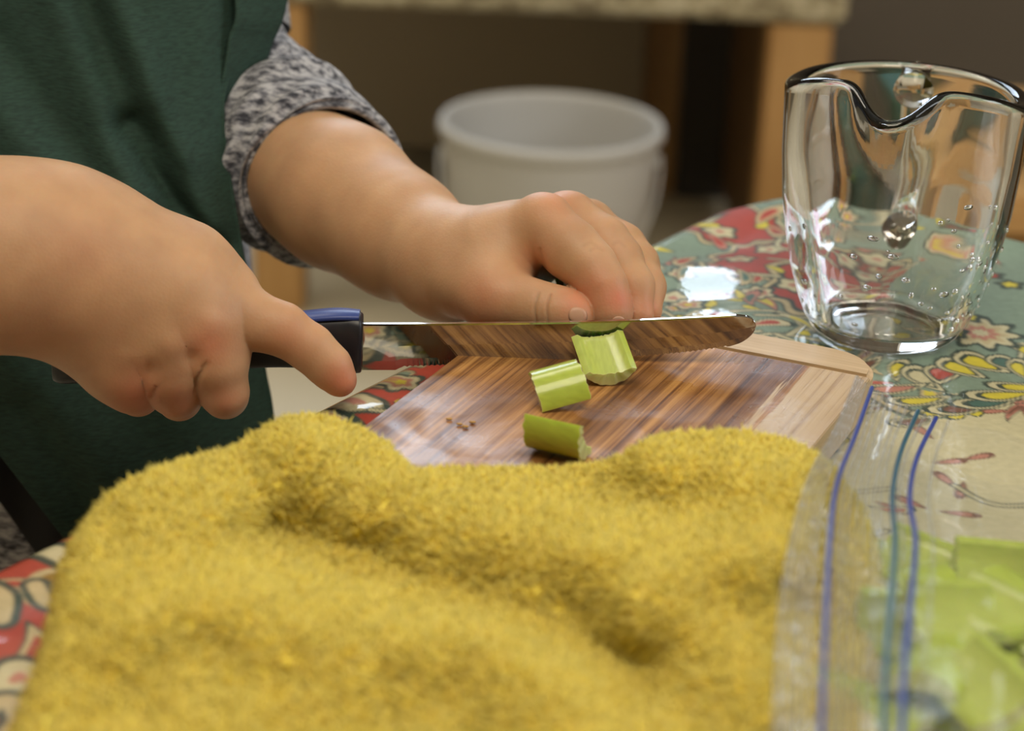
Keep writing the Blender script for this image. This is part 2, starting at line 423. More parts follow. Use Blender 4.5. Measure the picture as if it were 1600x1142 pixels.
# the near left corner: cream and gold border band over the red
stroke([st(70, 925), st(88, 905), st(118, 925), st(150, 955), st(190, 980)], .008, GOLD, TAN)
stroke([st(75, 858), st(108, 872), st(140, 892), st(185, 925)], .008, CREAM, DK)
drop(st(112, 930), .022, .014, .9, [(1, DK), (.6, TEALC), (.35, CREAM)])
stroke([st(55, 915), st(70, 935), st(100, 945), st(125, 965), st(140, 945)], .005, TAN, DK)
flower(st(30, 1050), .012, [DK, CREAM, CREAM, ROSE], 3, .5); flower(st(75, 1100), .006, [DK, TEALC], 4)
stroke([st(-20, 1100), st(10, 1085), st(30, 1115), st(15, 1140)], .006, TAN, DK)
stroke([st(-15, 920), st(5, 935), st(0, 960)], .006, TAN, DK)
me = mesh('tablecloth', G, [])
me = bpy.data.meshes.new('tablecloth')
idx = np.arange(NS*NT).reshape(NS, NT)
quads = np.stack([idx[:-1, :-1], idx[1:, :-1], idx[1:, 1:], idx[:-1, 1:]], -1).reshape(-1, 4)
me.vertices.add(len(G)); me.vertices.foreach_set('co', G.astype(np.float32).ravel())
me.loops.add(quads.size); me.loops.foreach_set('vertex_index', quads.ravel().astype(np.int32))
me.polygons.add(len(quads)); me.polygons.foreach_set('loop_start', np.arange(0, quads.size, 4, dtype=np.int32))
me.update(calc_edges=True); me.validate()
colattr(me, col)
m = M('vinyl_covered_print', rough=.6, Coat_Weight=1.0, Coat_Roughness=.045); m.b.inputs['Coat IOR'].default_value = 1.5
v = m.coord(); m.base(m.mix(.35, m.attr(), m.mix(1.0, m.attr(), m.ramp(m.noise(v, 300, 3), [(.3, (.75, .75, .75)), (.7, (1.15, 1.15, 1.15))]), 'MULTIPLY')))
bp = m.node('ShaderNodeBump'); bp.inputs['Strength'].default_value = .35; bp.inputs['Distance'].default_value = .002
m.link(m.noise(v, 34, 3), bp.inputs['Height']); m.link(bp.outputs[0], m.b.inputs['Coat Normal'])
cl = link('tablecloth', me, m.m)
tag(cl, 'sage, cream and red paisley tablecloth under clear vinyl, covering the table', 'tablecloth')
bm = bmesh.new(); bm.from_mesh(me); 
if sum(f.normal.z for f in list(bm.faces)[len(bm.faces)//3:len(bm.faces)//3+100]) < 0:
    bmesh.ops.reverse_faces(bm, faces=bm.faces); bm.to_mesh(me)
bm.free()

# ------------------------------------------------------------------ cutting board
b_c = onZ(1372, 574, ZB)       # outer far right corner (before rounding)
b_far = onZ(1040, 492, ZB); b_l0 = onZ(692, 571, ZB); b_l1 = onZ(548, 680, ZB)
eY = (b_l0 - b_l1)[:2]; eY /= np.linalg.norm(eY)          # along the grain, away from the camera
eX = np.array([eY[1], -eY[0]])
wdt = float(np.dot((b_c - b_l0)[:2], eX)); 
o_far = b_l0[:2] + eY * np.dot((b_far - b_l0)[:2], eY)
# far edge line runs along eX through b_far
def brd(x, y, z=ZB): return np.array([o_far[0] + eX[0]*x - eY[0]*y, o_far[1] + eX[1]*x - eY[1]*y, z])
BL = 0.33
def rounded(x0, x1, y0, y1, r_, n=7):
    out = []
    for cx, cy, a0 in ((x1-r_, y0+r_, -90), (x1-r_, y1-r_, 0), (x0+r_, y1-r_, 90), (x0+r_, y0+r_, 180)):
        for k in range(n): a = R(a0 + 90*k/(n-1)); out.append((cx + r_*math.cos(a), cy + r_*math.sin(a)))
    return out
DRYX = wdt - .024
m = M('bamboo_board', rough=.34)
ang_b = math.atan2(eY[1], eY[0])
tc = m.node('ShaderNodeTexCoord'); mp = m.node('ShaderNodeMapping'); mp.inputs['Rotation'].default_value = (0, 0, -ang_b)
m.link(tc.outputs['Object'], mp.inputs['Vector'])
mp2 = m.node('ShaderNodeMapping'); mp2.inputs['Scale'].default_value = (5, 330, 1); m.link(mp.outputs[0], mp2.inputs['Vector'])
g1 = m.noise(mp2.outputs[0], 1.4, 6, .72, 0)
mp3 = m.node('ShaderNodeMapping'); mp3.inputs['Scale'].default_value = (5, 38, 1); m.link(mp.outputs[0], mp3.inputs['Vector'])
g2 = m.noise(mp3.outputs[0], 1.5, 3)
c1 = m.ramp(g1, [(.34, (.085, .030, .010)), (.47, (.27, .125, .038)), (.62, (.46, .25, .085))])
c2 = m.ramp(g2, [(.38, (.50, .40, .34)), (.58, (1.15, 1.08, .98))])
cd = m.ramp(g1, [(.3, (.33, .21, .12)), (.46, (.50, .36, .22)), (.7, (.60, .46, .30))])
sx_ = m.node('ShaderNodeSeparateXYZ'); m.link(mp.outputs[0], sx_.inputs[0])
def mth(op, a, b_=None, clamp=False):
    q_ = m.node('ShaderNodeMath', operation=op); q_.use_clamp = clamp
    for k_, x_ in enumerate((a, b_)):
        if x_ is None: continue
        if hasattr(x_, 'default_value'): m.link(x_, q_.inputs[k_])
        else: q_.inputs[k_].default_value = x_
    return q_.outputs[0]
YO = -(eX @ o_far)   # rotated frame: y = -(eX . p)
acr = mth('SUBTRACT', YO, sx_.outputs['Y'])      # distance from the board's left edge
mp4 = m.node('ShaderNodeMapping'); mp4.inputs['Scale'].default_value = (9, 170, 1); m.link(mp.outputs[0], mp4.inputs['Vector'])
n4 = m.noise(mp4.outputs[0], 1.0, 4, .7)
along = mth('SUBTRACT', float(eY @ o_far), sx_.outputs['X'])   # distance from the far edge
jag = mth('ADD', mth('MULTIPLY', n4, .030), mth('MULTIPLY', along, .42))
dry = mth('MULTIPLY', mth('SUBTRACT', mth('SUBTRACT', acr, wdt - .020), mth('MULTIPLY', jag, -1.0)), 600.0, True)
dry2 = mth('MULTIPLY', mth('SUBTRACT', mth('ADD', acr, mth('MULTIPLY', mth('SUBTRACT', n4, .5), .035)), DRYX), 500.0, True)
m.base(m.mix(dry2, m.mix(1.0, c1, c2, 'MULTIPLY'), cd))
wet = m.noise(m.coord((1, 1, 1)), 38, 3, .5, .5)
rr1 = m.ramp(wet, [(.40, (.58, .58, .58)), (.60, (.27, .27, .27))]); m.link(rr1, m.b.inputs['Roughness'])
bmp = m.node('ShaderNodeBump'); bmp.inputs['Strength'].default_value = .35; bmp.inputs['Distance'].default_value = .0006
m.link(g1, bmp.inputs['Height']); m.link(bmp.outputs[0], m.b.inputs['Normal'])
mat_bam = m.m
m = M('pale_maple', rough=.45); 
tc = m.node('ShaderNodeTexCoord'); mp = m.node('ShaderNodeMapping'); mp.inputs['Rotation'].default_value = (0, 0, -ang_b)
m.link(tc.outputs['Object'], mp.inputs['Vector'])
mp2 = m.node('ShaderNodeMapping'); mp2.inputs['Scale'].default_value = (160, 8, 60); m.link(mp.outputs[0], mp2.inputs['Vector'])
g = m.noise(mp2.outputs[0], 1.5, 5, .6, .3)
m.base(m.ramp(g, [(.3, (.47, .33, .19)), (.65, (.62, .47, .30))])); m.bump(g, .15, .0006); mat_maple = m.m
cb = empty('cutting_board', tuple(brd(wdt/2, .15, ZT))); tag(cb, 'wooden cutting board with dark grain and pale end strip, under the knife', 'cutting board')
def slab(outline, z0, z1, bev=.002):
    b = bmesh.new(); vs_ = [b.verts.new(tuple(brd(x, y, z0))) for x, y in outline]; f = b.faces.new(vs_)
    if f.normal.z > 0: f.normal_flip()
    b.normal_update()
    r_ = bmesh.ops.extrude_face_region(b, geom=[f]); vv = [e for e in r_['geom'] if isinstance(e, bmesh.types.BMVert)]
    bmesh.ops.translate(b, verts=vv, vec=(0, 0, z1 - z0)); bmesh.ops.recalc_face_normals(b, faces=b.faces)
    b.edges.ensure_lookup_table(); b.normal_update()
    es = [e for e in b.edges if abs(e.verts[0].co.z - e.verts[1].co.z) < 1e-6]
    bmesh.ops.bevel(b, geom=es, offset=bev, segments=3, affect='EDGES', clamp_overlap=True); return b
ST = .022
frombm('board_panel', slab([(0, ST+.0002), (wdt, ST+.0002), (wdt, BL-ST), (0, BL-ST)], ZT+.0018, ZB-.0002, .0004), mat_bam, cb, False)
frombm('end_strip', slab([p for p in rounded(0, wdt, 0, ST*2, .020) if p[1] <= ST] + [(0, ST), (wdt, ST)][::-1] if False else
    [(wdt-.020+.020*math.sin(R(a)), .020-.020*math.cos(R(a))) for a in range(0, 91, 10)] + [(wdt, ST), (0, ST)] + [(.020-.020*math.cos(R(a)), .020-.020*math.sin(R(a))) for a in range(0, 91, 10)], ZT+.0018, ZB, .002), mat_maple, cb, False)
frombm('end_strip', slab([(0, BL-ST+.0004), (wdt, BL-ST+.0004)] + [(wdt-.020+.020*math.cos(R(a)), BL-.020+.020*math.sin(R(a))) for a in range(0, 91, 10)] + [(.020-.020*math.sin(R(a)), BL-.020+.020*math.cos(R(a))) for a in range(0, 91, 10)], ZT+.0018, ZB, .002), mat_maple, cb, False)

_co = np.empty(len(cl.data.vertices)*3, np.float32); cl.data.vertices.foreach_get('co', _co); _co = _co.reshape(-1, 3)
_bx = (_co[:, :2] - o_far) @ eX; _by = -(_co[:, :2] - o_far) @ eY
_m = (_bx > -.003) & (_bx < wdt + .003) & (_by > -.003) & (_by < BL + .003)      # the board presses the cloth flat
_co[_m, 2] = np.minimum(_co[_m, 2], ZT + .0002); cl.data.vertices.foreach_set('co', _co.ravel()); cl.data.update()
# ------------------------------------------------------------------ knife
kn = empty('knife', tuple(onY(560, 540, YB))); tag(kn, 'serrated kitchen knife with black handle and steel blade cutting the celery', 'knife')
sp = cr([(548, 505), (640, 505), (760, 504), (900, 502), (1000, 499), (1090, 495), (1150, 491.5)], 60)
tip = cr([(1150, 491.5), (1172, 495), (1181, 507), (1176, 521), (1160, 534), (1140, 541)], 22)[1:]
ed = cr([(1140, 541), (1080, 550), (1000, 557), (900, 563), (780, 568), (640, 573)], 320)[1:]
outl_top = np.vstack([sp, tip]); 
N = 200
def arclen(p, n):
    d = np.r_[0, np.cumsum(np.hypot(*np.diff(p, axis=0).T))]; t = np.linspace(0, d[-1], n)
    return np.stack([np.interp(t, d, p[:, 0]), np.interp(t, d, p[:, 1])], 1)
xs = np.r_[np.linspace(548, 1150, 260), 1150 + 31*np.sin(np.linspace(0.03, 1, 24)*math.pi/2)]
tp = np.interp(xs, outl_top[:, 0][:np.argmax(outl_top[:, 0])+1], outl_top[:, 1][:np.argmax(outl_top[:, 0])+1])
lowpts = np.vstack([np.array([(548, 578), (618, 578), (626, 574)]), ed[::-1], tip[::-1][:np.argmax(tip[::-1][:, 0])+1]])
lo_ = np.interp(xs, lowpts[:, 0], lowpts[:, 1])
ser = np.where((xs > 628) & (xs < 1135), 2.2*np.abs(np.sin((xs-628)/8.5*math.pi)), 0)
V = []; Fc = []
rows = [(0, .0007), (.04, .0008), (.5, .00065), (.8, .0004), (1, .00008)]
for side in (-1, 1):
    for (f_, hw) in (rows if side < 0 else rows[::-1]):
        for x, a_, b_, s_e in zip(xs, tp, lo_, ser):
            py = a_ + (b_ - a_)*f_ - (s_e if f_ == 1 else 0)
            p = onY(x, py, YB); p = p.copy(); p[1] += side*hw; V.append(p)
nx = len(xs); nr = len(rows)*2
for j in range(nr):
    for i in range(nx-1):
        a = j*nx + i; b = ((j+1) % nr)*nx + i; Fc.append((a, a+1, b+1, b))
Fc.append(tuple(j*nx for j in range(nr))); Fc.append(tuple(j*nx + nx-1 for j in range(nr))[::-1])
m = M('polished_blade_steel', (.50, .49, .47), .10, Metallic=1.0)
nz = m.noise(m.coord((1, 1, 90)), 12, 3); m.link(m.ramp(nz, [(.3, (.03, .03, .03)), (.7, (.09, .09, .09))]), m.b.inputs['Roughness'])
bl_o = link('blade', mesh('blade', V, Fc), m.m, kn, False)
b = bmesh.new(); b.from_mesh(bl_o.data); bmesh.ops.recalc_face_normals(b, faces=b.faces); b.to_mesh(bl_o.data); b.free()
mat_handle = plain('black_handle_plastic', (.012, .013, .02), .38, 30, .1)
def ring(px, pt, pb, hw, n=20, ex=.55):
    c0 = onY(px, (pt+pb)/2, YB); h = abs(onY(px, pt, YB)[2] - onY(px, pb, YB)[2])/2; o = []
    for k in range(n):
        a = 2*math.pi*k/n; ca, sa = math.cos(a), math.sin(a)
        o.append(c0 + np.array([0, hw*math.copysign(abs(ca)**ex, ca), h*math.copysign(abs(sa)**ex, sa)]))
    return o
V = []
hr = cr([(566, 494, 577, .0062), (560, 491, 579, .0072), (535, 490, 578, .0078), (500, 492, 573, .0080), (440, 497, 570, .0082), (380, 500, 572, .0085), (300, 502, 578, .0090), (220, 503, 585, .0092), (150, 506, 592, .0090), (100, 512, 596, .0080), (84, 520, 592, .0060)], 50)
for x, a, b_, h in hr: V += ring(x, a, b_, h*(.74 if x < 540 else .74 + .2*(x-540)/26))
Fc = gridfaces(20, 50, True) + [tuple(range(20)), tuple(range(49*20, 50*20))[::-1]]
ho = link('handle', mesh('handle', V, Fc), mat_handle, kn)
b = bmesh.new(); b.from_mesh(ho.data); bmesh.ops.recalc_face_normals(b, faces=b.faces); b.to_mesh(ho.data); b.free()
# blue inlay along the top of the handle
V = []
for x, a, b_, h in cr([(562, 491.0, 0, .0042), (520, 489.5, 0, .0052), (440, 496, 0, .005), (300, 501, 0, .006), (150, 505, 0, .005)], 30):
    c0 = onY(x, a, YB) + np.array([0, 0, .0002])
    for yy, zz in ((-h, -.0010), (-h*.8, .0004), (0, .0008), (h*.8, .0004), (h, -.0010), (0, -.002)): V.append(c0 + np.array([0, yy, zz]))
link('blue_inlay', mesh('blue_inlay', V, gridfaces(6, 30, True)), plain('blue_handle_plastic', (.022, .05, .24), .4, 10, .05), kn)['label'] = 'blue strip along the top of the handle'

# ------------------------------------------------------------------ celery
def mcelery():
    m = M('celery_flesh', rough=.22, Subsurface_Weight=.35, Subsurface_Scale=.004); m.b.inputs['Subsurface Radius'].default_value = (.6, 1, .2)
    m.base(m.attr('skin')); v = m.coord(); m.bump(m.noise(v, 500, 3), .12, .0004); m.b.inputs['Coat Weight'].default_value = .2; m.b.inputs['Coat Roughness'].default_value = .08; return m.m
mat_cel = mcelery()
COUT = np.array([.43, .53, .075]); CIN = np.array([.46, .54, .12]); CCUT = np.array([.60, .66, .30])
def celery_mesh(L, rad, arc, th, seed=0, taper=0.0, ragged=0):
    """crescent of stalk along x, opening upwards (+z)"""
    nu, nl = 22, 9; rg = random.Random(seed); V = []; K = []
    sec = []
    for k in range(nu):                                   # outer face, ribbed
        a = -arc/2 + arc*k/(nu-1); rr_ = rad*(1 + .010*math.cos(a*30)); sec.append((rr_*math.sin(a), -rr_*math.cos(a), COUT))
    for k in range(nu):                                   # inner face
        a = arc/2 - arc*k/(nu-1); e = math.cos(a/arc*math.pi); ri = rad - th*(.45 + .55*e)
        sec.append((ri*math.sin(a)*.98, -ri*math.cos(a), CIN))
    n = len(sec)
    for i in range(nl):
        f_ = i/(nl-1); x = (f_-.5)*L; s = 1 - taper*f_
        for k, (y, z, c) in enumerate(sec):
            xo = 0
            if i in (0, nl-1): xo = rg.uniform(-1, 1)*.0004
            if ragged and i == nl-1 and k in range(2, 9): xo = rg.uniform(-.0025, .002)
            slant = .10*y*(1 if i == 0 else -1)
            V.append((x + xo, y*s, (z + rad)*s)); 
            cc = c*(.92 + .16*rg.random())
            K.append(cc)
    Fc = gridfaces(n, nl, True)
    # caps
    for i, fl in ((0, 0), (nl-1, 1)):
        base = len(V)
        for k in range(n): V.append(tuple(np.array(V[i*n + k]) + np.array([(-1 if i == 0 else 1)*.0002, 0, 0]))); K.append(CCUT)
        for k in range(nu-1):
            a, b_ = base + k, base + k + 1; c_, d_ = base + n - 2 - k, base + n - 1 - k
            q = (a, b_, c_, d_); Fc.append(q if fl else q[::-1])
        for k in range(n):
            a, b_ = i*n + k, i*n + (k+1) % n; q = (a, b_, base + (k+1) % n, base + k); Fc.append(q if not fl else q[::-1])
    me = mesh('celery_piece', V, Fc); colattr(me, np.array(K), 'skin')
    b = bmesh.new(); b.from_mesh(me); bmesh.ops.recalc_face_normals(b, faces=b.faces); b.to_mesh(me); b.free()
    return me
def place(name, me, pos, yaw, pitch=0, roll=0, drop=True, zbase=ZB):
    o = link(name, me, None); 
    if not me.materials: me.materials.append(mat_cel)
    Mx = Matrix.Rotation(yaw, 4, 'Z') @ Matrix.Rotation(pitch, 4, 'Y') @ Matrix.Rotation(roll, 4, 'X')
    zs_ = min((Mx @ v.co).z for v in me.vertices)
    o.matrix_world = Matrix.Translation((pos[0], pos[1], (zbase - zs_ + .0002) if drop else pos[2])) @ Mx
    for p in me.polygons: p.use_smooth = True
    md = o.modifiers.new('edge', 'EDGE_SPLIT'); md.split_angle = R(40)
    return o
pA = onZ(950, 583, ZB); pB = onZ(868, 632, ZB); pC = onZ(862, 722, ZB)
cA = place('celery_piece', celery_mesh(.022, .0105, R(125), .0048, 1), (onZ(943, 588, ZB)[0], YB - .0125, 0), R(-78), R(14), R(6))
tag(cA, 'freshly cut celery piece leaning against the blade', 'celery', 'cut celery pieces on the board')
cB = place('celery_piece', celery_mesh(.0165, .0105, R(135), .0055, 2, 0, 1), pB, R(10), R(-15), R(200))
tag(cB, 'cut celery piece with a glossy top and stringy end, between the other two', 'celery', 'cut celery pieces on the board')
cC = place('celery_piece', celery_mesh(.0185, .0108, R(130), .0052, 3), pC, R(-20), R(2), R(-48))
tag(cC, 'cut celery piece nearest the yellow towel', 'celery', 'cut celery pieces on the board')
stl = place('celery_stalk', celery_mesh(.075, .0105, R(120), .005, 5, -.1), (onZ(940, 560, ZB)[0] - .004, YB + .040, 0), R(96), 0, 0)
tag(stl, 'celery stalk held under the fingertips behind the blade', 'celery')
for k, (px, py) in enumerate([(702, 656), (718, 664), (727, 668), (738, 661)]):
    b = bmesh.new(); bmesh.ops.create_icosphere(b, subdivisions=2, radius=.0007)
    for v_ in b.verts: v_.co = Vector((v_.co.x*1.7, v_.co.y, v_.co.z*.6)) * (1 + .3*noise.noise(v_.co*3000 + Vector((k, 0, 0))))
    o = frombm('crumb', b, plain('golden_crumb', (.45, .25, .06), .6)); o.location = tuple(onZ(px, py, ZB) + np.array([0, 0, .0004]))
    tag(o, 'tiny golden crumb on the board left of the celery, ' + ('leftmost of four', 'second of four', 'third of four', 'rightmost of four')[k], 'crumb', 'crumbs on the board')

# ------------------------------------------------------------------ glass measuring cup
m = M('clear_glass', (1, 1, 1), 0.0, Transmission_Weight=1.0, IOR=1.5); mat_glass = m.m
cb0 = onZ(1380, 541, ZT); 
RB = 122/F*depth(cb0)*1.01
axis = onZ(1380, 516, ZT); 
RB = 122/F*depth(axis)
RT = 189/F*depth(axis)*.975
# height: back rim must appear near y = 152 at the centre line
lo_h, hi_h = .05, .2
for _ in range(40):
    hm = (lo_h+hi_h)/2; yy = proj([axis + np.array([0, 0, hm])])[1][0]
    if yy > 150: lo_h = hm
    else: hi_h = hm
HC = hm
cup = empty('measuring_cup', tuple(axis)); tag(cup, 'clear glass measuring cup with pouring spout, wet inside, on the tablecloth', 'measuring cup')
zk = [0, .004, .03, .08, .16, .28, .42, .55, .75, 1.0]; rk = [.56, .585, .64, .70, .765, .84, .90, .945, .98, 1.0]
def rprof(f_): return RT*np.interp(f_, zk, rk)
def cup_pt(th, f_, off=0):
    """th = 0 towards the camera (-y)"""
    thw = (th + .27 + math.pi) % (2*math.pi) - math.pi
    front = math.exp(-(thw/1.15)**4)
    dip = math.exp(-(thw/.25)**2)
    lip = math.exp(-(thw/.24)**2)
    zr = HC*(1 + .115*front - .085*dip*(1))
    top = max(0, (f_ - .72)/.28)
    r_ = rprof(f_)*(1 - .05*top**2*math.exp(-((abs(thw)-.45)/.22)**2)) + lip*top**2*.014 - off
    z = f_*HC*(1-top**1.5) + f_*zr*top**1.5
    return (axis[0] + r_*math.sin(th), axis[1] - r_*math.cos(th), ZT + .0004 + z)
NTH = 144; fo = np.r_[0, .004, .012, .03, .05, .08, .12, np.linspace(.16, 1, 34)]
V = []; WALL = .0066
for f_ in fo:
    for k in range(NTH): V.append(cup_pt(2*math.pi*k/NTH, f_))
nrows = len(fo)
rb = .0022
for a in (30, 60, 90, 120, 150):                               # rounded rim
    for k in range(NTH):
        th = 2*math.pi*k/NTH; p = np.array(cup_pt(th, 1.0, WALL/2*(1 - math.cos(R(a))))); p[2] += rb*math.sin(R(a)); V.append(p); 
    nrows += 1
fi = np.r_[np.linspace(1, .14, 34), .10, .085]
for j, f_ in enumerate(fi):
    for k in range(NTH):
        th = 2*math.pi*k/NTH; off = WALL + .0012*(1-f_) + (.0005*math.sin(3*th + 3*f_) + .0003*math.sin(7*th - 3*f_))*math.sin(math.pi*f_); V.append(cup_pt(th, f_, off))
    nrows += 1
zin = .066*HC
for q in (.86, .7, .5, .3, .12, .002):
    for k in range(NTH):
        th = 2*math.pi*k/NTH; r_ = rprof(.06)*q - .002; r_ = max(r_, .0002); V.append((axis[0]+r_*math.sin(th), axis[1]-r_*math.cos(th), ZT + zin + .0015*q**4))
    nrows += 1
Fc = gridfaces(NTH, nrows, True)
# underside with a shallow punt
ub = len(V)
for q, dz in ((.93, .0), (.86, .0012), (.6, .0022), (.3, .0025), (.003, .0026)):
    for k in range(NTH):
        th = 2*math.pi*k/NTH; r_ = rprof(0)*q; V.append((axis[0]+r_*math.sin(th), axis[1]-r_*math.cos(th), ZT + .0004 + dz))
for j in range(5):
    for k in range(NTH):
        a0 = (ub + (j-1)*NTH) if j else 0; a = a0 + k; b_ = a0 + (k+1) % NTH; Fc.append((b_, a, ub + j*NTH + k, ub + j*NTH + (k+1) % NTH))
me = mesh('cup_body', V, Fc); o = link('cup_body', me, mat_glass, cup)
b = bmesh.new(); b.from_mesh(me); bmesh.ops.recalc_face_normals(b, faces=b.faces); b.to_mesh(me); b.free()
hx = np.array([.22, 1.0]); hx /= np.linalg.norm(hx)
def hp(r_, f_): return np.array([axis[0] + hx[0]*r_, axis[1] + hx[1]*r_, ZT + HC*f_])
path = cr([hp(RT*1.0, .90), hp(RT*1.22, .93), hp(RT*1.42, .86), hp(RT*1.44, .66), hp(RT*1.36, .44), hp(RT*1.20, .33), hp(RT*.95, .30)], 40)
V, Fc = tube_mesh(path, np.interp(np.linspace(0, 1, 40), [0, .15, .5, .85, 1], [.0085, .0062, .0060, .0070, .0085]), 20)
link('cup_handle', mesh('cup_handle', V, Fc), mat_glass, cup)
# drops of water on the inside and outside
R3 = random.Random(8); 
DV, DF = [], []
for k in range(70):
    th = R3.uniform(-1.35, 1.35); f_ = R3.uniform(.12, .7)*(.6 + .4*R3.random()); inside = R3.random() < .5
    if R3.random() < .5: th = R3.uniform(.4, 1.3)
    c0 = np.array(cup_pt(th, f_, WALL + .0012*(1-f_) if inside else 0)); nrm = np.array([math.sin(th), -math.cos(th), 0.0]); 
    if inside: nrm = -nrm
    tg = np.cross(nrm, [0, 0, 1.0]); sz = R3.uniform(.0006, .0016); sx_ = R3.uniform(.6, 1.6)
    b = bmesh.new(); bmesh.ops.create_icosphere(b, subdivisions=2, radius=1)
    vv = [c0 + nrm*(v_.co.z*sz*.45 + .0000) + tg*(v_.co.x*sz*sx_) + np.array([0, 0, 1.0])*(v_.co.y*sz*.8) for v_ in b.verts]
    ff = [tuple(v_.index for v_ in f.verts) for f in b.faces]; b.free(); DV.append(vv); DF.append(ff)
V, Fc = join_vf(list(zip(DV, DF))); m = M('water', (1, 1, 1), 0, Transmission_Weight=1.0, IOR=1.33)
o = link('water_drops', mesh('water_drops', V, Fc), m.m, cup); o['kind'] = 'stuff'; o['label'] = 'small water drops clinging to the glass'

#@@PART3
# ------------------------------------------------------------------ the child
ppl = empty('person', (-.22, 1.0, 0)); tag(ppl, 'child in green apron and grey heather shirt cutting celery at the table', 'person')
def J(px, py, dd, rpx):
    """joint seen at px,py, dd metres behind (+) or before (-) the blade plane's depth, radius in picture pixels"""
    d = DB + dd; return (P(px, py, d), rpx * d / F)
def cones(js): return [(js[i][0], js[i+1][0], js[i][1], js[i+1][1]) for i in range(len(js)-1)]
def sdf(pts, c):
    a, b, ra, rb_ = c; ab = b - a; t = np.clip(((pts - a) @ ab) / (ab @ ab), 0, 1)
    return np.linalg.norm(pts - a - t[:, None]*ab, axis=1) - (ra + (rb_ - ra)*t)
def smin(a, b, k):
    h = np.clip(.5 + .5*(b - a)/k, 0, 1); return b*(1-h) + a*h - k*h*(1-h)
groups = []      # (name, cones, k inside the group, k to the rest)
# --- left hand (at the right in the photo), fingertips on the celery
wristL = J(700, 413, .052, 69)
armL = [J(380, 205, .155, 80), J(460, 262, .133, 90), J(535, 308, .106, 99), J(625, 368, .078, 84), wristL]
groups.append(('armL', cones([J(250, 60, .19, 110), J(330, 150, .175, 84)] + armL), .02, .01))
palmL = cones([wristL, J(775, 395, .036, 64), J(845, 352, .030, 47)]) + cones([wristL, J(800, 385, .05, 58), J(885, 345, .046, 44)]) + \
        cones([wristL, J(800, 400, .062, 58), J(920, 350, .060, 38)]) + cones([wristL, J(765, 448, .026, 52)])
groups.append(('palmL', palmL, .010, .010))
thumbL = cones([J(735, 442, .032, 54), J(775, 464, .020, 49), J(838, 481, .013, 37), J(882, 490, .0105, 34), J(902, 493, .0098, 31)])
groups.append(('thumbL', thumbL, .006, .006))
groups.append(('indexL', cones([J(850, 350, .026, 46), J(893, 391, .019, 44), J(922, 417, .015, 39), J(942, 448, .012, 35), J(953, 482, .0105, 31.5), J(955, 492, .010, 30)]), .004, .005))
groups.append(('middleL', cones([J(892, 345, .042, 42), J(945, 378, .034, 36), J(968, 405, .029, 33), J(990, 446, .022, 29), J(996, 492, .018, 25)]), .004, .005))
groups.append(('ringL', cones([J(925, 357, .054, 38), J(972, 385, .047, 33), J(995, 412, .041, 31), J(1009, 448, .033, 28), J(1009, 484, .027, 25)]), .004, .005))
groups.append(('littleL', cones([J(925, 368, .068, 34), J(960, 395, .063, 29), J(987, 425, .055, 27), J(994, 465, .045, 24)]), .004, .005))
# --- right hand (at the left in the photo), gripping the handle, index finger stretched along it
wristR = J(95, 405, -.022, 117)
groups.append(('armR', cones([J(-330, 330, .06, 165), J(-180, 380, .0, 150), J(-60, 400, -.03, 126), J(20, 398, -.03, 122), wristR]), .02, .012))
palmR = cones([wristR, J(190, 435, -.022, 106), J(290, 470, -.020, 78), J(330, 490, -.018, 60)]) + cones([wristR, J(180, 480, -.020, 85), J(270, 530, -.020, 58)]) + \
        cones([wristR, J(160, 505, -.018, 71), J(190, 560, -.019, 47)]) + cones([J(190, 400, -.012, 78), J(290, 425, -.010, 58), J(355, 468, -.010, 44)])
groups.append(('palmR', palmR, .014, .012))
groups.append(('indexR', cones([J(330, 482, -.019, 58), J(392, 500, -.019, 44), J(440, 514, -.0185, 38), J(485, 544, -.0170, 34), J(515, 573, -.0158, 31), J(531, 594, -.0150, 25.5)]), .004, .005))
groups.append(('middleR', cones([J(322, 518, -.022, 54), J(340, 570, -.0205, 42), J(350, 612, -.0165, 36), J(352, 618, -.003, 33), J(352, 596, .012, 30), J(350, 560, .0165, 26)]), .003, .013))
groups.append(('ringR', cones([J(262, 538, -.023, 52), J(270, 585, -.021, 41), J(277, 614, -.016, 35), J(280, 622, -.003, 32), J(282, 600, .0125, 29), J(284, 566, .017, 26)]), .003, .013))
groups.append(('littleR', cones([J(195, 545, -.0205, 49), J(200, 585, -.0195, 42), J(212, 607, -.015, 34), J(216, 616, -.003, 31), J(220, 600, .012, 28), J(224, 570, .017, 25)]), .003, .013))
groups.append(('thumbR', cones([J(190, 420, .004, 62), J(280, 452, .018, 44), J(350, 480, .021, 34), J(410, 500, .0205, 28)]), .004, .006))
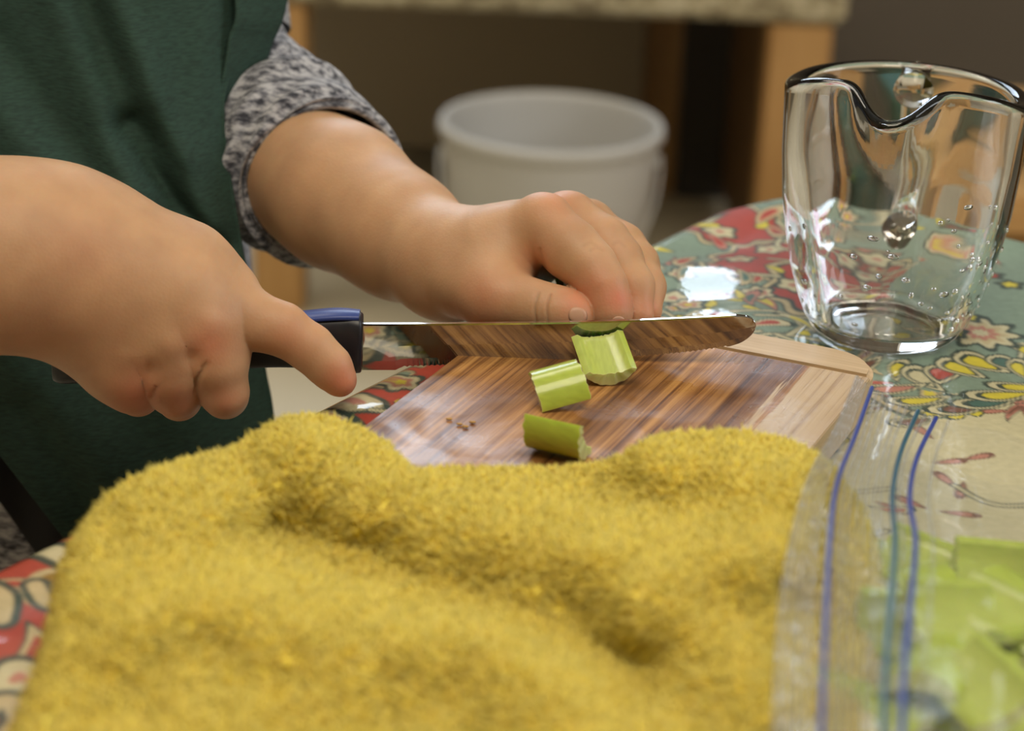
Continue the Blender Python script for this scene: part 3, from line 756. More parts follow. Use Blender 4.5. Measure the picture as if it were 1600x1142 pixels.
# --- trunk and upper arms, under the clothes
chest = P(90, 120, DB + .235); belly = P(110, 620, DB + .20); shL = P(230, -560, DB + .21); shR = P(-560, -420, DB + .12)
neck = (shL + shR)/2 + np.array([.03, .03, .02])
groups.append(('trunk', [(chest, belly, .068, .072), (neck - np.array([0, 0, .03]), chest, .055, .07), (shL, shR, .036, .036), (neck, neck + np.array([.01, -.01, .05]), .03, .03)], .03, .02))
groups.append(('upperL', [(shL, J(250, 60, .19, 135)[0], .030, .028)], .01, .02))
groups.append(('upperR', [(shR, J(-330, 330, .06, 165)[0], .034, .034)], .01, .02))
near_order = {'indexL': 0, 'middleL': 0, 'ringL': 0, 'littleL': 0, 'thumbL': 0}
FING = [g for g in groups if g[0][:-1] in ('index', 'middle', 'ring', 'little', 'thumb')]
BODY = [g for g in groups if g not in FING]
CREASES = [  # polylines in picture coordinates on the skin nearest the camera, width px, depth m
    ([(842, 458), (836, 480), (838, 505)], 2.2, .0005, 'thumbL'), ([(860, 461), (855, 480), (856, 505)], 2.0, .0006, 'thumbL'),
    ([(922, 392), (932, 387), (941, 391)], 3.0, .00010, 'indexL'), ([(912, 384), (922, 379), (931, 384)], 3.0, .00008, 'indexL'),
    ([(843, 390), (846, 404), (852, 420)], 3, .0004, 'indexL'), ([(958, 382), (967, 378), (976, 385)], 3, .00008, 'middleL'),
    ([(302, 612), (308, 590), (320, 570)], 5, .0009, 'middleR'), ([(238, 622), (242, 604), (252, 590)], 5, .0007, 'ringR')]
def field(pts, detail=True):
    fb = None
    for n_, cs, k, K in BODY:
        g = None
        for c_ in cs: d = sdf(pts, c_); g = d if g is None else smin(g, d, k)
        fb = g if fb is None else smin(fb, g, K)
    ff = None; fg = fb
    for n_, cs, k, K in FING:
        g = None
        for c_ in cs: d = sdf(pts, c_); g = d if g is None else smin(g, d, k)
        blended = smin(fb, g, K) ; 
        ff = g if ff is None else smin(ff, g, .0005)
        fg = np.minimum(fg, blended)
    return smin(fg, np.minimum(ff, fg + 1), .0008)
# start mesh: overlapping shells, voxel remeshed, then pulled on to the smooth field
b = bmesh.new()
def shell(c_):
    a, b2, ra, rb_ = c_; a = Vector(a); b2 = Vector(b2); d = b2 - a; L = d.length
    rot = d.to_track_quat('Z', 'Y').to_matrix().to_4x4()
    segs = 20; rings = []
    for k in range(1, 8): an = -math.pi/2 + math.pi/2*k/8; rings.append((ra*math.cos(an), ra*math.sin(an)))
    nst = max(2, int(L/.006))
    for k in range(nst+1): f_ = k/nst; rings.append((ra + (rb_-ra)*f_, L*f_))
    for k in range(1, 8): an = math.pi/2*k/8; rings.append((rb_*math.cos(an), L + rb_*math.sin(an)))
    V = [rot @ Vector((0, 0, -ra)) + a] 
    for r_, z in rings:
        for k in range(segs): t = 2*math.pi*k/segs; V.append(rot @ Vector((r_*math.cos(t), r_*math.sin(t), z)) + a)
    V.append(rot @ Vector((0, 0, L + rb_)) + a)
    vs_ = [b.verts.new(v_) for v_ in V]
    for k in range(segs): b.faces.new((vs_[0], vs_[1 + (k+1) % segs], vs_[1 + k]))
    m_ = len(rings)
    for j in range(m_-1):
        for k in range(segs):
            q = 1 + j*segs; b.faces.new((vs_[q+k], vs_[q+(k+1) % segs], vs_[q+segs+(k+1) % segs], vs_[q+segs+k]))
    q = 1 + (m_-1)*segs
    for k in range(segs): b.faces.new((vs_[q+k], vs_[q+(k+1) % segs], vs_[-1]))
for g in groups:
    for c_ in g[1]: shell(c_)
me = bpy.data.meshes.new('body'); b.to_mesh(me); b.free()
tmp = bpy.data.objects.new('tmp', me); C.objects.link(tmp)
rm = tmp.modifiers.new('r', 'REMESH'); rm.mode = 'VOXEL'; rm.voxel_size = .0021; rm.adaptivity = 0
sm = tmp.modifiers.new('s', 'SMOOTH'); sm.iterations = 3
dg = bpy.context.evaluated_depsgraph_get()
me2 = bpy.data.meshes.new_from_object(tmp.evaluated_get(dg)); bpy.data.objects.remove(tmp); bpy.data.meshes.remove(me)
def relax_project(me_, its, fld):
    n = len(me_.vertices); co = np.empty(n*3, np.float32); me_.vertices.foreach_get('co', co); co = co.reshape(-1, 3).astype(float)
    e = 2e-4
    ne = len(me_.edges); ev = np.empty(ne*2, np.int32); me_.edges.foreach_get('vertices', ev); ev = ev.reshape(-1, 2)
    deg = np.bincount(ev.ravel(), minlength=n)[:, None]
    for it in range(its):
        av = np.zeros_like(co); 
        for k in range(3): av[:, k] = np.bincount(ev[:, 0], co[ev[:, 1], k], n) + np.bincount(ev[:, 1], co[ev[:, 0], k], n)
        av /= deg
        f0 = fld(co)
        g = np.stack([fld(co + np.array(o_)*e) - f0 for o_ in ((1, 0, 0), (0, 1, 0), (0, 0, 1))], 1)/e
        g2 = (g**2).sum(1)[:, None] + 1e-6; nn = g/np.sqrt(g2)
        lap = av - co; lap -= nn*(lap*nn).sum(1)[:, None]
        step = np.clip(-f0[:, None]/np.sqrt(g2), -.002, .002)
        co = co + nn*step + lap*.5*(it < its-1)
    me_.vertices.foreach_set('co', co.astype(np.float32).ravel()); me_.update(); return co, nn
relax_project(me2, 3, field)
# subdivide only the two hands and forearms
b = bmesh.new(); b.from_mesh(me2)
vx, vy, vz = proj(np.array([v_.co[:] for v_ in b.verts]))
inpic = (vx > 20) & (vx < 1070) & (vy > 270) & (vy < 680) & (vz < DB + .065)
b.verts.ensure_lookup_table()
es = [e_ for e_ in b.edges if inpic[e_.verts[0].index] and inpic[e_.verts[1].index]]
bmesh.ops.subdivide_edges(b, edges=es, cuts=1, use_grid_fill=True)
b.to_mesh(me2); b.free()
co, nn = relax_project(me2, 2, field)
b = bmesh.new(); b.from_mesh(me2); vx, vy, vz = proj(co); inp2 = (vx > 690) & (vx < 1060) & (vy > 285) & (vy < 525) & (vz < DB + .07)
b.verts.ensure_lookup_table(); es = [e_ for e_ in b.edges if inp2[e_.verts[0].index] and inp2[e_.verts[1].index]]
bmesh.ops.subdivide_edges(b, edges=es, cuts=1, use_grid_fill=True); b.to_mesh(me2); b.free()
co, nn = relax_project(me2, 1, field)
# creases
vx, vy, vz = proj(co)
facing = ((nn * (CAM - co)).sum(1) > 0)
def seg_dist(pl):
    d = np.full(len(co), 1e9)
    for a, b_ in zip(pl[:-1], pl[1:]):
        a = np.array(a, float); b_ = np.array(b_, float); ab = b_-a
        t = np.clip(((vx-a[0])*ab[0] + (vy-a[1])*ab[1])/(ab@ab), 0, 1)
        d = np.minimum(d, np.hypot(vx-a[0]-t*ab[0], vy-a[1]-t*ab[1]))
    return d
gd = {n_: np.min([sdf(co, c_) for c_ in cs], axis=0) for n_, cs, k, K in FING}
crease_dark = np.zeros(len(co))
for pl, w_, dep, gname in CREASES:
    d = seg_dist([tuple(q) for q in cr(pl, 9)]); k_ = np.exp(-(d/w_)**2) * facing * (gd[gname] < .0035)
    co -= nn * (dep*k_)[:, None]; crease_dark = np.maximum(crease_dark, k_)
me2.vertices.foreach_set('co', co.astype(np.float32).ravel()); me2.update()
for px, py, w_, dep in ((300, 560, 14, .0012), (235, 580, 14, .0012), (330, 500, 20, -.0008), (262, 535, 18, -.0006), (200, 560, 16, -.0005), (872, 318, 14, -.0005)):
    k_ = np.exp(-((vx-px)**2 + (vy-py)**2)/w_**2)*facing*(vz < DB + .05); co -= nn*(dep*k_)[:, None]
me2.vertices.foreach_set('co', co.astype(np.float32).ravel()); me2.update()
# skin colour: pale child's skin, redder at knuckles and fingertips
base = np.array([.54, .33, .19]); red = np.array([.64, .20, .115]); pale = np.array([.68, .46, .32])
K = np.tile(base, (len(co), 1))
def blot(px, py, r_, amt, c_, far=.05):
    global K
    k_ = np.exp(-((vx-px)**2 + (vy-py)**2)/r_**2)*amt*(vz < DB + far); K = K*(1-k_[:, None]) + c_*k_[:, None]
for a in ((965, 468, 24, .75, red), (905, 475, 34, .55, red), (1012, 480, 26, .4, red), (755, 470, 45, .3, red), (868, 305, 40, .3, red), (930, 440, 30, .3, red), (835, 400, 30, .3, red),
          (328, 535, 36, .5, red), (215, 618, 40, .5, red), (282, 632, 30, .35, red), (352, 630, 30, .35, red), (535, 600, 34, .7, red), (450, 530, 40, .25, red), (130, 400, 60, .12, red),
          (560, 240, 120, .2, pale), (740, 345, 60, .3, pale), (955, 375, 30, .3, pale), (330, 500, 24, .2, pale)): blot(*a)
K *= (1 - .08*crease_dark)[:, None]
colattr(me2, K, 'skin')
m = M('skin', rough=.52, Subsurface_Weight=.6, Subsurface_Scale=.0045); m.b.inputs['Subsurface Radius'].default_value = (1, .35, .2)
v = m.coord(); m.base(m.mix(1.0, m.attr('skin'), m.ramp(m.noise(v, 60, 4), [(.3, (.9, .86, .84)), (.7, (1.07, 1.06, 1.04))]), 'MULTIPLY'))
vo = m.node('ShaderNodeTexVoronoi'); vo.inputs['Scale'].default_value = 900; m.link(v, vo.inputs['Vector'])
m.bump(vo.outputs[0], .12, .0004); m.b.inputs['Specular IOR Level'].default_value = .4; mat_skin = m.m
body = link('body', me2, mat_skin, ppl)
# fingernails
m = M('fingernail', (.60, .31, .20), .4, Subsurface_Weight=.3, Subsurface_Scale=.002); mat_nail = m.m
def surf(px, py, d0=-.03):
    """first hit of the picture ray with the body field"""
    t = DB + d0; r_ = ray(px, py)
    for _ in range(80):
        f_ = field((CAM + r_*t)[None])[0]
        if f_ < 5e-5: break
        t += max(f_*.8, 2e-5)
    p = CAM + r_*t; e = 2e-4
    g = np.array([field((p + np.array(o_)*e)[None])[0] - field((p - np.array(o_)*e)[None])[0] for o_ in ((1, 0, 0), (0, 1, 0), (0, 0, 1))])
    return p, g/np.linalg.norm(g)
def nail(px, py, dx, dy, L, W, group):
    """nail centred at the picture point, long axis along (dx,dy)"""
    V = []; n_ = 11; l = math.hypot(dx, dy); dx /= l; dy /= l
    cen, cn = surf(px, py)
    for j in range(n_):
        for i in range(n_):
            u_ = (i/(n_-1)-.5)*2; v_ = (j/(n_-1)-.5)*2
            q = max(abs(u_), abs(v_)); rr_ = (u_*u_*1 + v_*v_)**.5 + 1e-9; s_q = q/rr_*.9 + .1
            x = px + dx*u_*L*s_q - dy*v_*W*s_q; y = py + dy*u_*L*s_q + dx*v_*W*s_q
            p, nrm = surf(x, y); lift = .00022 - .0003*max(0, q-.86)/.14
            V.append(p + nrm*lift*.6)
    o = link('fingernail', mesh('fingernail', V, gridfaces(n_, n_)), mat_nail, ppl)
    sd = o.modifiers.new('t', 'SOLIDIFY'); sd.thickness = .0002; sd.offset = 0; return o
nail(903, 493, 1, .22, 15, 13, 'thumbL')
nail(966, 504, .1, 1, 10, 11, 'indexL')

# --- shirt
m = M('grey_heather_knit', rough=.9); v = m.coord((1, 1, 1)); 
mpp = m.node('ShaderNodeMapping'); mpp.inputs['Scale'].default_value = (90, 260, 260); mpp.inputs['Rotation'].default_value = (0, R(30), R(25)); m.link(v, mpp.inputs['Vector'])
n1 = m.noise(mpp.outputs[0], 1.3, 4, .65, 0)
m.base(m.ramp(n1, [(.38, (.03, .032, .045)), (.48, (.19, .195, .225)), (.60, (.46, .465, .50))])); m.bump(m.noise(v, 900, 3), .35, .0006)
m.b.inputs['Sheen Weight'].default_value = .2; mat_shirt = m.m
shirt = None
ctl = [J(270, 90, .20, 150), J(318, 142, .175, 148), J(378, 195, .158, 147), J(430, 232, .143, 145), J(474, 262, .132, 139), J(504, 283, .124, 131), J(513, 290, .121, 128)]
rowsC = cr([np.r_[c_[0], c_[1]] for c_ in ctl], 70)
tang = np.gradient(rowsC[:, :3], axis=0); tang /= np.linalg.norm(tang, axis=1)[:, None]
NU = 96; V = []
camr, camu = rt, up
def sleeve_ring(i, shrink=0.0, wr_amt=1.0):
    c0 = rowsC[i, :3]; r_ = rowsC[i, 3]; tdir = tang[i]; s = i/69
    a = np.cross(tdir, fw); a /= np.linalg.norm(a); b_ = np.cross(tdir, a); out = []   # a = across in picture, b_ = towards/away
    for k in range(NU):
        th = 2*math.pi*k/NU; 
        wv = wr_amt*(.0042*math.sin(s*34 + 2.2*math.cos(th) + 1.3*math.sin(2*th)) * (.35 + .65*max(0, math.cos(th - 3.4)))*(1 - .8*max(0, (s-.8)/.2)) + .0022*math.sin(s*50 + 3*th) *(1-s))
        wv += .0010*math.sin(3*th + 1)*wr_amt
        rr_ = r_ + wv - shrink
        shift = -tdir * (.013*math.sin(th)) * max(0, (s-.5)/.5)
        out.append(c0 + (a*math.cos(th) + b_*math.sin(th))*rr_ + shift)
    return out
for i in range(70): V += sleeve_ring(i)
V += [p for p in sleeve_ring(69, .0008)]; lastr = np.array(V[-NU:]) + tang[69]*.0012; V[-NU:] = list(lastr)
V += list(np.array(sleeve_ring(69, .0026)) + tang[69]*.0006)
for i in range(68, 50, -1): V += sleeve_ring(i, .0028)
nrow = len(V)//NU
sleeve_vf = (V, gridfaces(NU, nrow, True))
sv = M  # keep name
shirt = link('shirt_sleeve', mesh('shirt_sleeve', *sleeve_vf), mat_shirt, ppl); shirt['label'] = 'rolled grey heather sleeve ending above the forearm'
# shirt trunk
def trunk_tube(name, pts, mat, n=40, squash=.8):
    V = []; 
    for c_, ra, rb_ in pts:
        for k in range(n):
            th = 2*math.pi*k/n; d_ = np.array([-eA[0], -eA[1], 0])*math.cos(th)*ra + np.array([-eA[1], eA[0], 0])*math.sin(th)*rb_
            V.append(c_ + d_)
    return link(name, mesh(name, V, gridfaces(n, len(pts), True)), mat, ppl)
tr = cr([np.r_[neck + np.array([0, 0, .012]), .034, .032], np.r_[neck - np.array([0, 0, .02]), .08, .06], np.r_[neck*.6 + chest*.4, .10, .078], np.r_[chest, .092, .080], np.r_[(chest+belly)/2, .088, .079], np.r_[belly, .09, .082], np.r_[belly - np.array([0, 0, .05]), .094, .084]], 40)
trunk_tube('shirt_body', [(q[:3], q[3], q[4]) for q in tr], mat_shirt)
for sh_, el, nm in ((shR, J(-330, 330, .06, 165)[0], 'R'), (shL, J(300, 60, .20, 150)[0], 'L')):
    V, Fc = tube_mesh(cr([sh_, (sh_+el)/2, el], 14), np.linspace(.044, .044 if nm == 'L' else .05, 14), 28, cap=False)
    link('shirt_sleeve', mesh('shirt_sleeve', V, Fc), mat_shirt, ppl)
# trousers and legs
mat_tr = plain('black_trousers_and_shadow', (.012, .012, .014), .85, 30, .3)
hip = belly - np.array([0, 0, .05])
trr = cr([np.r_[hip + np.array([0, 0, .03]), .088, .078], np.r_[hip - np.array([0, 0, .05]), .09, .08], np.r_[hip - np.array([0, 0, .10]), .085, .075]], 10)
trunk_tube('trousers', [(q[:3], q[3], q[4]) for q in trr], mat_tr)
for s in (-1, 1):
    h0 = hip - np.array([0, 0, .08]) + np.array([-eA[0], -eA[1], 0])*s*.042; f0 = np.array([h0[0] + s*.01, h0[1], .05])
    V, Fc = tube_mesh(cr([h0, (h0+f0)/2 + np.array([.01, -.01, 0]), f0], 16), np.linspace(.048, .034, 16), 24); link('trouser_leg', mesh('trouser_leg', V, Fc), mat_tr, ppl)
    V, Fc = tube_mesh(cr([f0 + np.array([-.03, .02, -.022]), f0 + np.array([0, 0, -.018]), f0 + np.array([.055, -.04, -.026])], 10), [.022, .028, .03, .03, .03, .03, .028, .027, .024, .018], 16); link('shoe', mesh('shoe', V, Fc), mat_tr, ppl)
# --- apron: one sheet hung before the trunk, folds in depth
m = M('dark_green_canvas', rough=.88); v = m.coord()
n1 = m.noise(v, 9, 4); wv_ = m.node('ShaderNodeTexNoise'); mq = m.node('ShaderNodeMapping'); mq.inputs['Scale'].default_value = (250, 250, 2200); m.link(v, mq.inputs['Vector']); m.link(mq.outputs[0], wv_.inputs['Vector']); wv_.inputs['Scale'].default_value = 1
c1 = m.ramp(n1, [(.3, (.012, .036, .026)), (.7, (.020, .053, .039))])
m.base(m.mix(1.0, c1, m.ramp(wv_.outputs[0], [(.35, (.7, .7, .7)), (.65, (1.25, 1.25, 1.25))]), 'MULTIPLY')); m.bump(wv_.outputs[0], .4, .0006); mat_apron = m.m
hemx = [(-200, 330), (0, 376), (90, 362), (160, 346), (210, 348), (260, 356), (320, 364), (390, 376), (430, 384), (500, 397), (570, 411), (665, 427), (800, 450), (960, 470)]
lefx = [(-200, -420), (600, -420), (708, -2), (845, 103), (960, 190)]
NA, NB = 190, 210
ridge = [((60, -100), (215, 300), 38, .006), ((150, -60), (330, 350), 26, .0055), ((-50, 120), (120, 330), 40, .005), ((250, -100), (230, 140), 50, .004), ((20, 560), (200, 800), 60, .006), ((240, 600), (330, 830), 50, .004), ((210, 210), (390, 420), 18, .005), ((330, -50), (300, 240), 30, .003)]
valley = [((90, -80), (262, 330), 34, -.006), ((200, 200), (345, 390), 26, -.009), ((0, 60), (160, 300), 30, -.003), ((150, 560), (300, 760), 60, -.005), ((40, 640), (140, 800), 30, -.005)]
V = []
ys = np.linspace(-200, 960, NA)
hx_ = np.interp(ys, [a[0] for a in hemx], [a[1] for a in hemx]); lx_ = np.interp(ys, [a[0] for a in lefx], [a[1] for a in lefx])
def fold_amt(px, py):
    s = 0
    for (a, b_, w_, am) in ridge + valley:
        a = np.array(a, float); b_ = np.array(b_, float); ab = b_-a; t = ((px-a[0])*ab[0] + (py-a[1])*ab[1])/(ab@ab)
        tc_ = min(max(t, 0), 1); d = math.hypot(px-a[0]-tc_*ab[0], py-a[1]-tc_*ab[1]); s += am*math.exp(-(d/w_)**2)
    return s
for py, h_, l_ in zip(ys, hx_, lx_):
    for i in range(NB):
        u_ = i/(NB-1); px = l_ + (h_ - l_)*u_
        px2 = px + (2.0*noise.noise(Vector((py*.02, 3, 0))) if i == NB-1 else 0)
        cyl = math.cos(min(1, max(-1, (px - 90)/520.0))*math.pi/2)
        d = DB + .125 - .035*cyl + .03*max(0, (px-200)/230)**2 - .012*math.exp(-((py-420)/200)**2)
        d += -fold_amt(px, py) + .0015*noise.noise(Vector((px*.012, py*.006, 1)))
        V.append(P(px2, py, d))
fc = gridfaces(NB, NA)
ap = link('apron', mesh('apron', V, fc), mat_apron, ppl); sd = ap.modifiers.new('t', 'SOLIDIFY'); sd.thickness = .0012; sd.offset = 0
ap['label'] = 'dark green apron front with soft diagonal folds'
# hem roll along the right edge and the side flap behind it
hem = [V[j*NB + NB-1] for j in range(NA)]
V2, F2 = tube_mesh(np.array(hem)[::2], .0011, 8); link('apron_hem', mesh('apron_hem', V2, F2), mat_apron, ppl)
fl = cr([(-200, 345, 475, 0), (0, 378, 446, 0), (60, 368, 425, 0), (110, 360, 408, 0), (150, 350, 385, 0), (185, 346, 354, 0), (200, 347, 350, 0)], 50)
V = []
for py, a, b_, _ in fl:
    for k in range(14):
        u_ = k/13; px = a - 12 + (b_ - a + 12)*u_; V.append(P(px, py + 4*u_, DB + .109 + .022*u_))
fo_ = link('apron_side_flap', mesh('apron_side_flap', V, gridfaces(14, 50)), mat_apron, ppl); sd = fo_.modifiers.new('t', 'SOLIDIFY'); sd.thickness = .001
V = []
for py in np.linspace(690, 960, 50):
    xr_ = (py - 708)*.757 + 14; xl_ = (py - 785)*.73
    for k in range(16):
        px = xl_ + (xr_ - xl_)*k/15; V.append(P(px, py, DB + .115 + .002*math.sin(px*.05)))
ln = link('apron_shadow_strip', mesh('apron_shadow_strip', V, gridfaces(16, 50)), mat_tr, ppl); ln['label'] = 'black strip standing for the shadow beside the apron edge'; sd = ln.modifiers.new('t', 'SOLIDIFY'); sd.thickness = .001  # black sheet stands in for the shadow at the apron's lower left edge
#@@PART4
# ------------------------------------------------------------------ yellow towel
sil = [(70, 1160), (108, 1050), (135, 970), (152, 900), (160, 845), (185, 795), (222, 757), (300, 728), (380, 707), (415, 684), (450, 664), (490, 657), (530, 668), (570, 692), (600, 722), (640, 744), (700, 742), (780, 742), (860, 742),
       (920, 736), (960, 727), (1000, 706), (1040, 692), (1090, 684), (1140, 682), (1190, 688), (1235, 703), (1270, 728), (1300, 780), (1312, 860), (1312, 980), (1310, 1160)]
mat_tw_col = (.78, .61, .045)
NTU, NTV = 210, 130
top = cr(sil, NTU)
def hgt(px, py):
    """height of the towel above the cloth, with its folds"""
    h = .030 + .004*math.sin(px*.006 + 1)
    def rg(pts, w_, a):
        s = 0; best = 1e9
        for (x0, y0), (x1, y1) in zip(pts[:-1], pts[1:]):
            ab = (x1-x0, y1-y0); t = max(0, min(1, ((px-x0)*ab[0] + (py-y0)*ab[1])/(ab[0]**2 + ab[1]**2)))
            best = min(best, math.hypot(px-x0-t*ab[0], py-y0-t*ab[1]))
        return a*.85*math.exp(-(best/(w_*1.15))**2)
    h += rg([(200, 960), (330, 930), (520, 985), (780, 1000), (860, 1080), (880, 1160)], 75, .010)     # near fold crest
    h += rg([(480, 690), (560, 760), (700, 800), (860, 850), (1000, 890), (1150, 880)], 62, .011)       # middle crest
    h += rg([(250, 790), (380, 770), (470, 700)], 55, .008)
    h += rg([(1040, 730), (1140, 715), (1230, 760), (1240, 860)], 60, .010)
    h += rg([(430, 860), (600, 920), (780, 950), (900, 1010), (1000, 1060)], 48, -.009)              # dark hollow between
    h += rg([(330, 850), (470, 830), (600, 860)], 38, -.002)
    h += rg([(960, 770), (1020, 800), (1080, 790)], 40, -.003)
    h += rg([(1000, 960), (1100, 1000), (1180, 1100)], 60, .006)
    h += .0022*noise.noise(Vector((px*.012, py*.012, 5))) + .0010*noise.noise(Vector((px*.035, py*.035, 9)))
    return max(h, .020)
V = []
for j in range(NTV):
    f_ = j/(NTV-1)
    for i in range(NTU):
        tx_, ty_ = top[i]
        # start line along the bottom, far below the frame
        bx_ = -10 + (1310 - (-10))*i/(NTU-1); by_ = 1290
        g_ = f_**.8; px = bx_ + (tx_-bx_)*g_; py = by_ + (ty_-by_)*g_
        edge_t = max(0, (f_-.90)/.10)
        V.append(onZ(px, py, ZT + hgt(px, py)))
V = np.array(V).reshape(NTV, NTU, 3)
# roll the silhouette edge over and down to the board / cloth
cen = V[:NTV-8].reshape(-1, 3).mean(0)
last = V[-1]; prev = V[-9]
tan_e = np.gradient(last, axis=0); outd = np.stack([-tan_e[:, 1], tan_e[:, 0], np.zeros(NTU)], 1)
for k in range(3):
    kk = np.ones(9)/9
    outd[:, k] = np.convolve(np.pad(outd[:, k], 4, 'edge'), kk, 'valid')
outd /= np.linalg.norm(outd, axis=1)[:, None] + 1e-9
sgn = np.sign(((last - cen)*outd).sum(1)); outd *= sgn[:, None]
extra = []
for k in range(1, 15):
    a = k/14; zz = last[:, 2] - ZT; rr_ = np.minimum(zz*.5, .012)
    ang_ = a*math.pi*.62
    p = last + outd*(np.sin(ang_)*rr_)[:, None]*1.0; p[:, 2] = last[:, 2] - (1-math.cos(ang_))/(1-math.cos(math.pi*.62))*(zz - .004)
    extra.append(p)
V = np.concatenate([V, np.array(extra)], 0); nv = V.shape[0]
# never below the board or the cloth
Vf = V.reshape(-1, 3)
loc = np.stack([(Vf[:, :2] - o_far) @ eX, -(Vf[:, :2] - o_far) @ eY], 1)
inb = (loc[:, 0] > -.004) & (loc[:, 0] < wdt + .004) & (loc[:, 1] > -.004) & (loc[:, 1] < BL + .004)
Vf[:, 2] = np.maximum(Vf[:, 2], np.where(inb, ZB + .006, ZT + .006))
towel = empty('towel', tuple(Vf.mean(0)*[1, 1, 0] + np.array([0, 0, ZT]))); tag(towel, 'fluffy yellow towel bunched on the table in front of the board', 'towel')
me = mesh('terry_cloth', Vf, gridfaces(NTU, nv))
m = M('yellow_terry', mat_tw_col, .95); v = m.coord(); m.base(m.ramp(m.noise(v, 250, 4), [(.3, (.92, .78, .12)), (.7, (.98, .86, .17))])); mat_terry = m.m
tc_o = link('terry_cloth', me, mat_terry, towel)
if sum(p.normal.z for p in list(me.polygons)[:2000]) < 0: me.flip_normals()
sd = tc_o.modifiers.new('t', 'SOLIDIFY'); sd.thickness = .002; sd.offset = -1
# pile: bent tufts of yarn
me.update(); npoly = len(me.polygons)
cen_ = np.empty(npoly*3); me.polygons.foreach_get('center', cen_); cen_ = cen_.reshape(-1, 3)
nor = np.empty(npoly*3); me.polygons.foreach_get('normal', nor); nor = nor.reshape(-1, 3)
ar = np.empty(npoly); me.polygons.foreach_get('area', ar)
vi = np.empty(npoly*4, np.int32); me.polygons.foreach_get('vertices', vi); vi = vi.reshape(-1, 4)
pxp, pyp, _ = proj(cen_); wgt = ar*((pyp < 1230) & (pxp > 20) & (pxp < 1420))
NTUFT = 115000
pk = rng.choice(npoly, NTUFT, p=wgt/wgt.sum())
uu = rng.random((NTUFT, 1)); vv = rng.random((NTUFT, 1))
q = Vf[vi[pk]]; root = q[:, 0]*(1-uu)*(1-vv) + q[:, 1]*uu*(1-vv) + q[:, 2]*uu*vv + q[:, 3]*(1-uu)*vv
n_ = nor[pk]
# lay: the pile leans in locally coherent directions
lay = np.stack([np.sin(root[:, 0]*140 + 2*np.sin(root[:, 1]*90)), np.cos(root[:, 1]*120 + 2*np.sin(root[:, 0]*110)), np.zeros(NTUFT)], 1)*.55
dirv = n_*.9 + lay*.5 + rng.normal(0, .5, (NTUFT, 3)) + np.array([0, -.15, -.05])
dirv /= np.linalg.norm(dirv, axis=1)[:, None]
L = rng.uniform(.0018, .0038, (NTUFT, 1)); W = rng.uniform(.0006, .0011, (NTUFT, 1))
side = np.cross(dirv, rng.normal(0, 1, (NTUFT, 3))); side /= np.linalg.norm(side, axis=1)[:, None]
side2 = np.cross(dirv, side)
curl = rng.normal(0, .3, (NTUFT, 3)) - np.array([0, 0, .25])
p0 = root - n_*.0004; p1 = root + dirv*L*.55; p2 = p1 + (dirv + curl)*L*.55
ring_ = []
for c_, s_w in ((p0, .8), (p1, 1.0)):
    for a in (0, 2.094, 4.189): ring_.append(c_ + (side*math.cos(a) + side2*math.sin(a))*W*s_w*.5)
ring_.append(p2)
TV = np.stack(ring_, 1).reshape(-1, 3)
fa = []
base_i = np.arange(NTUFT)[:, None]*7
tris = np.array([(0, 1, 4), (0, 4, 3), (1, 2, 5), (1, 5, 4), (2, 0, 3), (2, 3, 5), (3, 4, 6), (4, 5, 6), (5, 3, 6)])
TF = (base_i[:, :, None] + tris[None]).reshape(-1, 3)
pm = bpy.data.meshes.new('pile')
pm.vertices.add(len(TV)); pm.vertices.foreach_set('co', TV.astype(np.float32).ravel())
pm.loops.add(TF.size); pm.loops.foreach_set('vertex_index', TF.ravel().astype(np.int32))
pm.polygons.add(len(TF)); pm.polygons.foreach_set('loop_start', np.arange(0, TF.size, 3, dtype=np.int32)); pm.update(calc_edges=True)
tone = np.repeat(rng.uniform(.86, 1.12, (NTUFT, 1)), 7, 0)*np.array([.99, .885, .24]); tone[:, 2] += np.repeat(rng.uniform(-.02, .06, NTUFT), 7)
colattr(pm, tone, 'skin')
m = M('yellow_pile_yarn', rough=.9); m.base(m.attr('skin'))
tr_ = m.node('ShaderNodeBsdfTranslucent'); mx = m.node('ShaderNodeMixShader'); mx.inputs[0].default_value = .5
m.link(m.attr('skin'), tr_.inputs[0]); m.link(m.b.outputs[0], mx.inputs[1]); m.link(tr_.outputs[0], mx.inputs[2]); m.link(mx.outputs[0], m.out.inputs[0])
po = link('pile', pm, m.m, towel); po['kind'] = 'stuff'

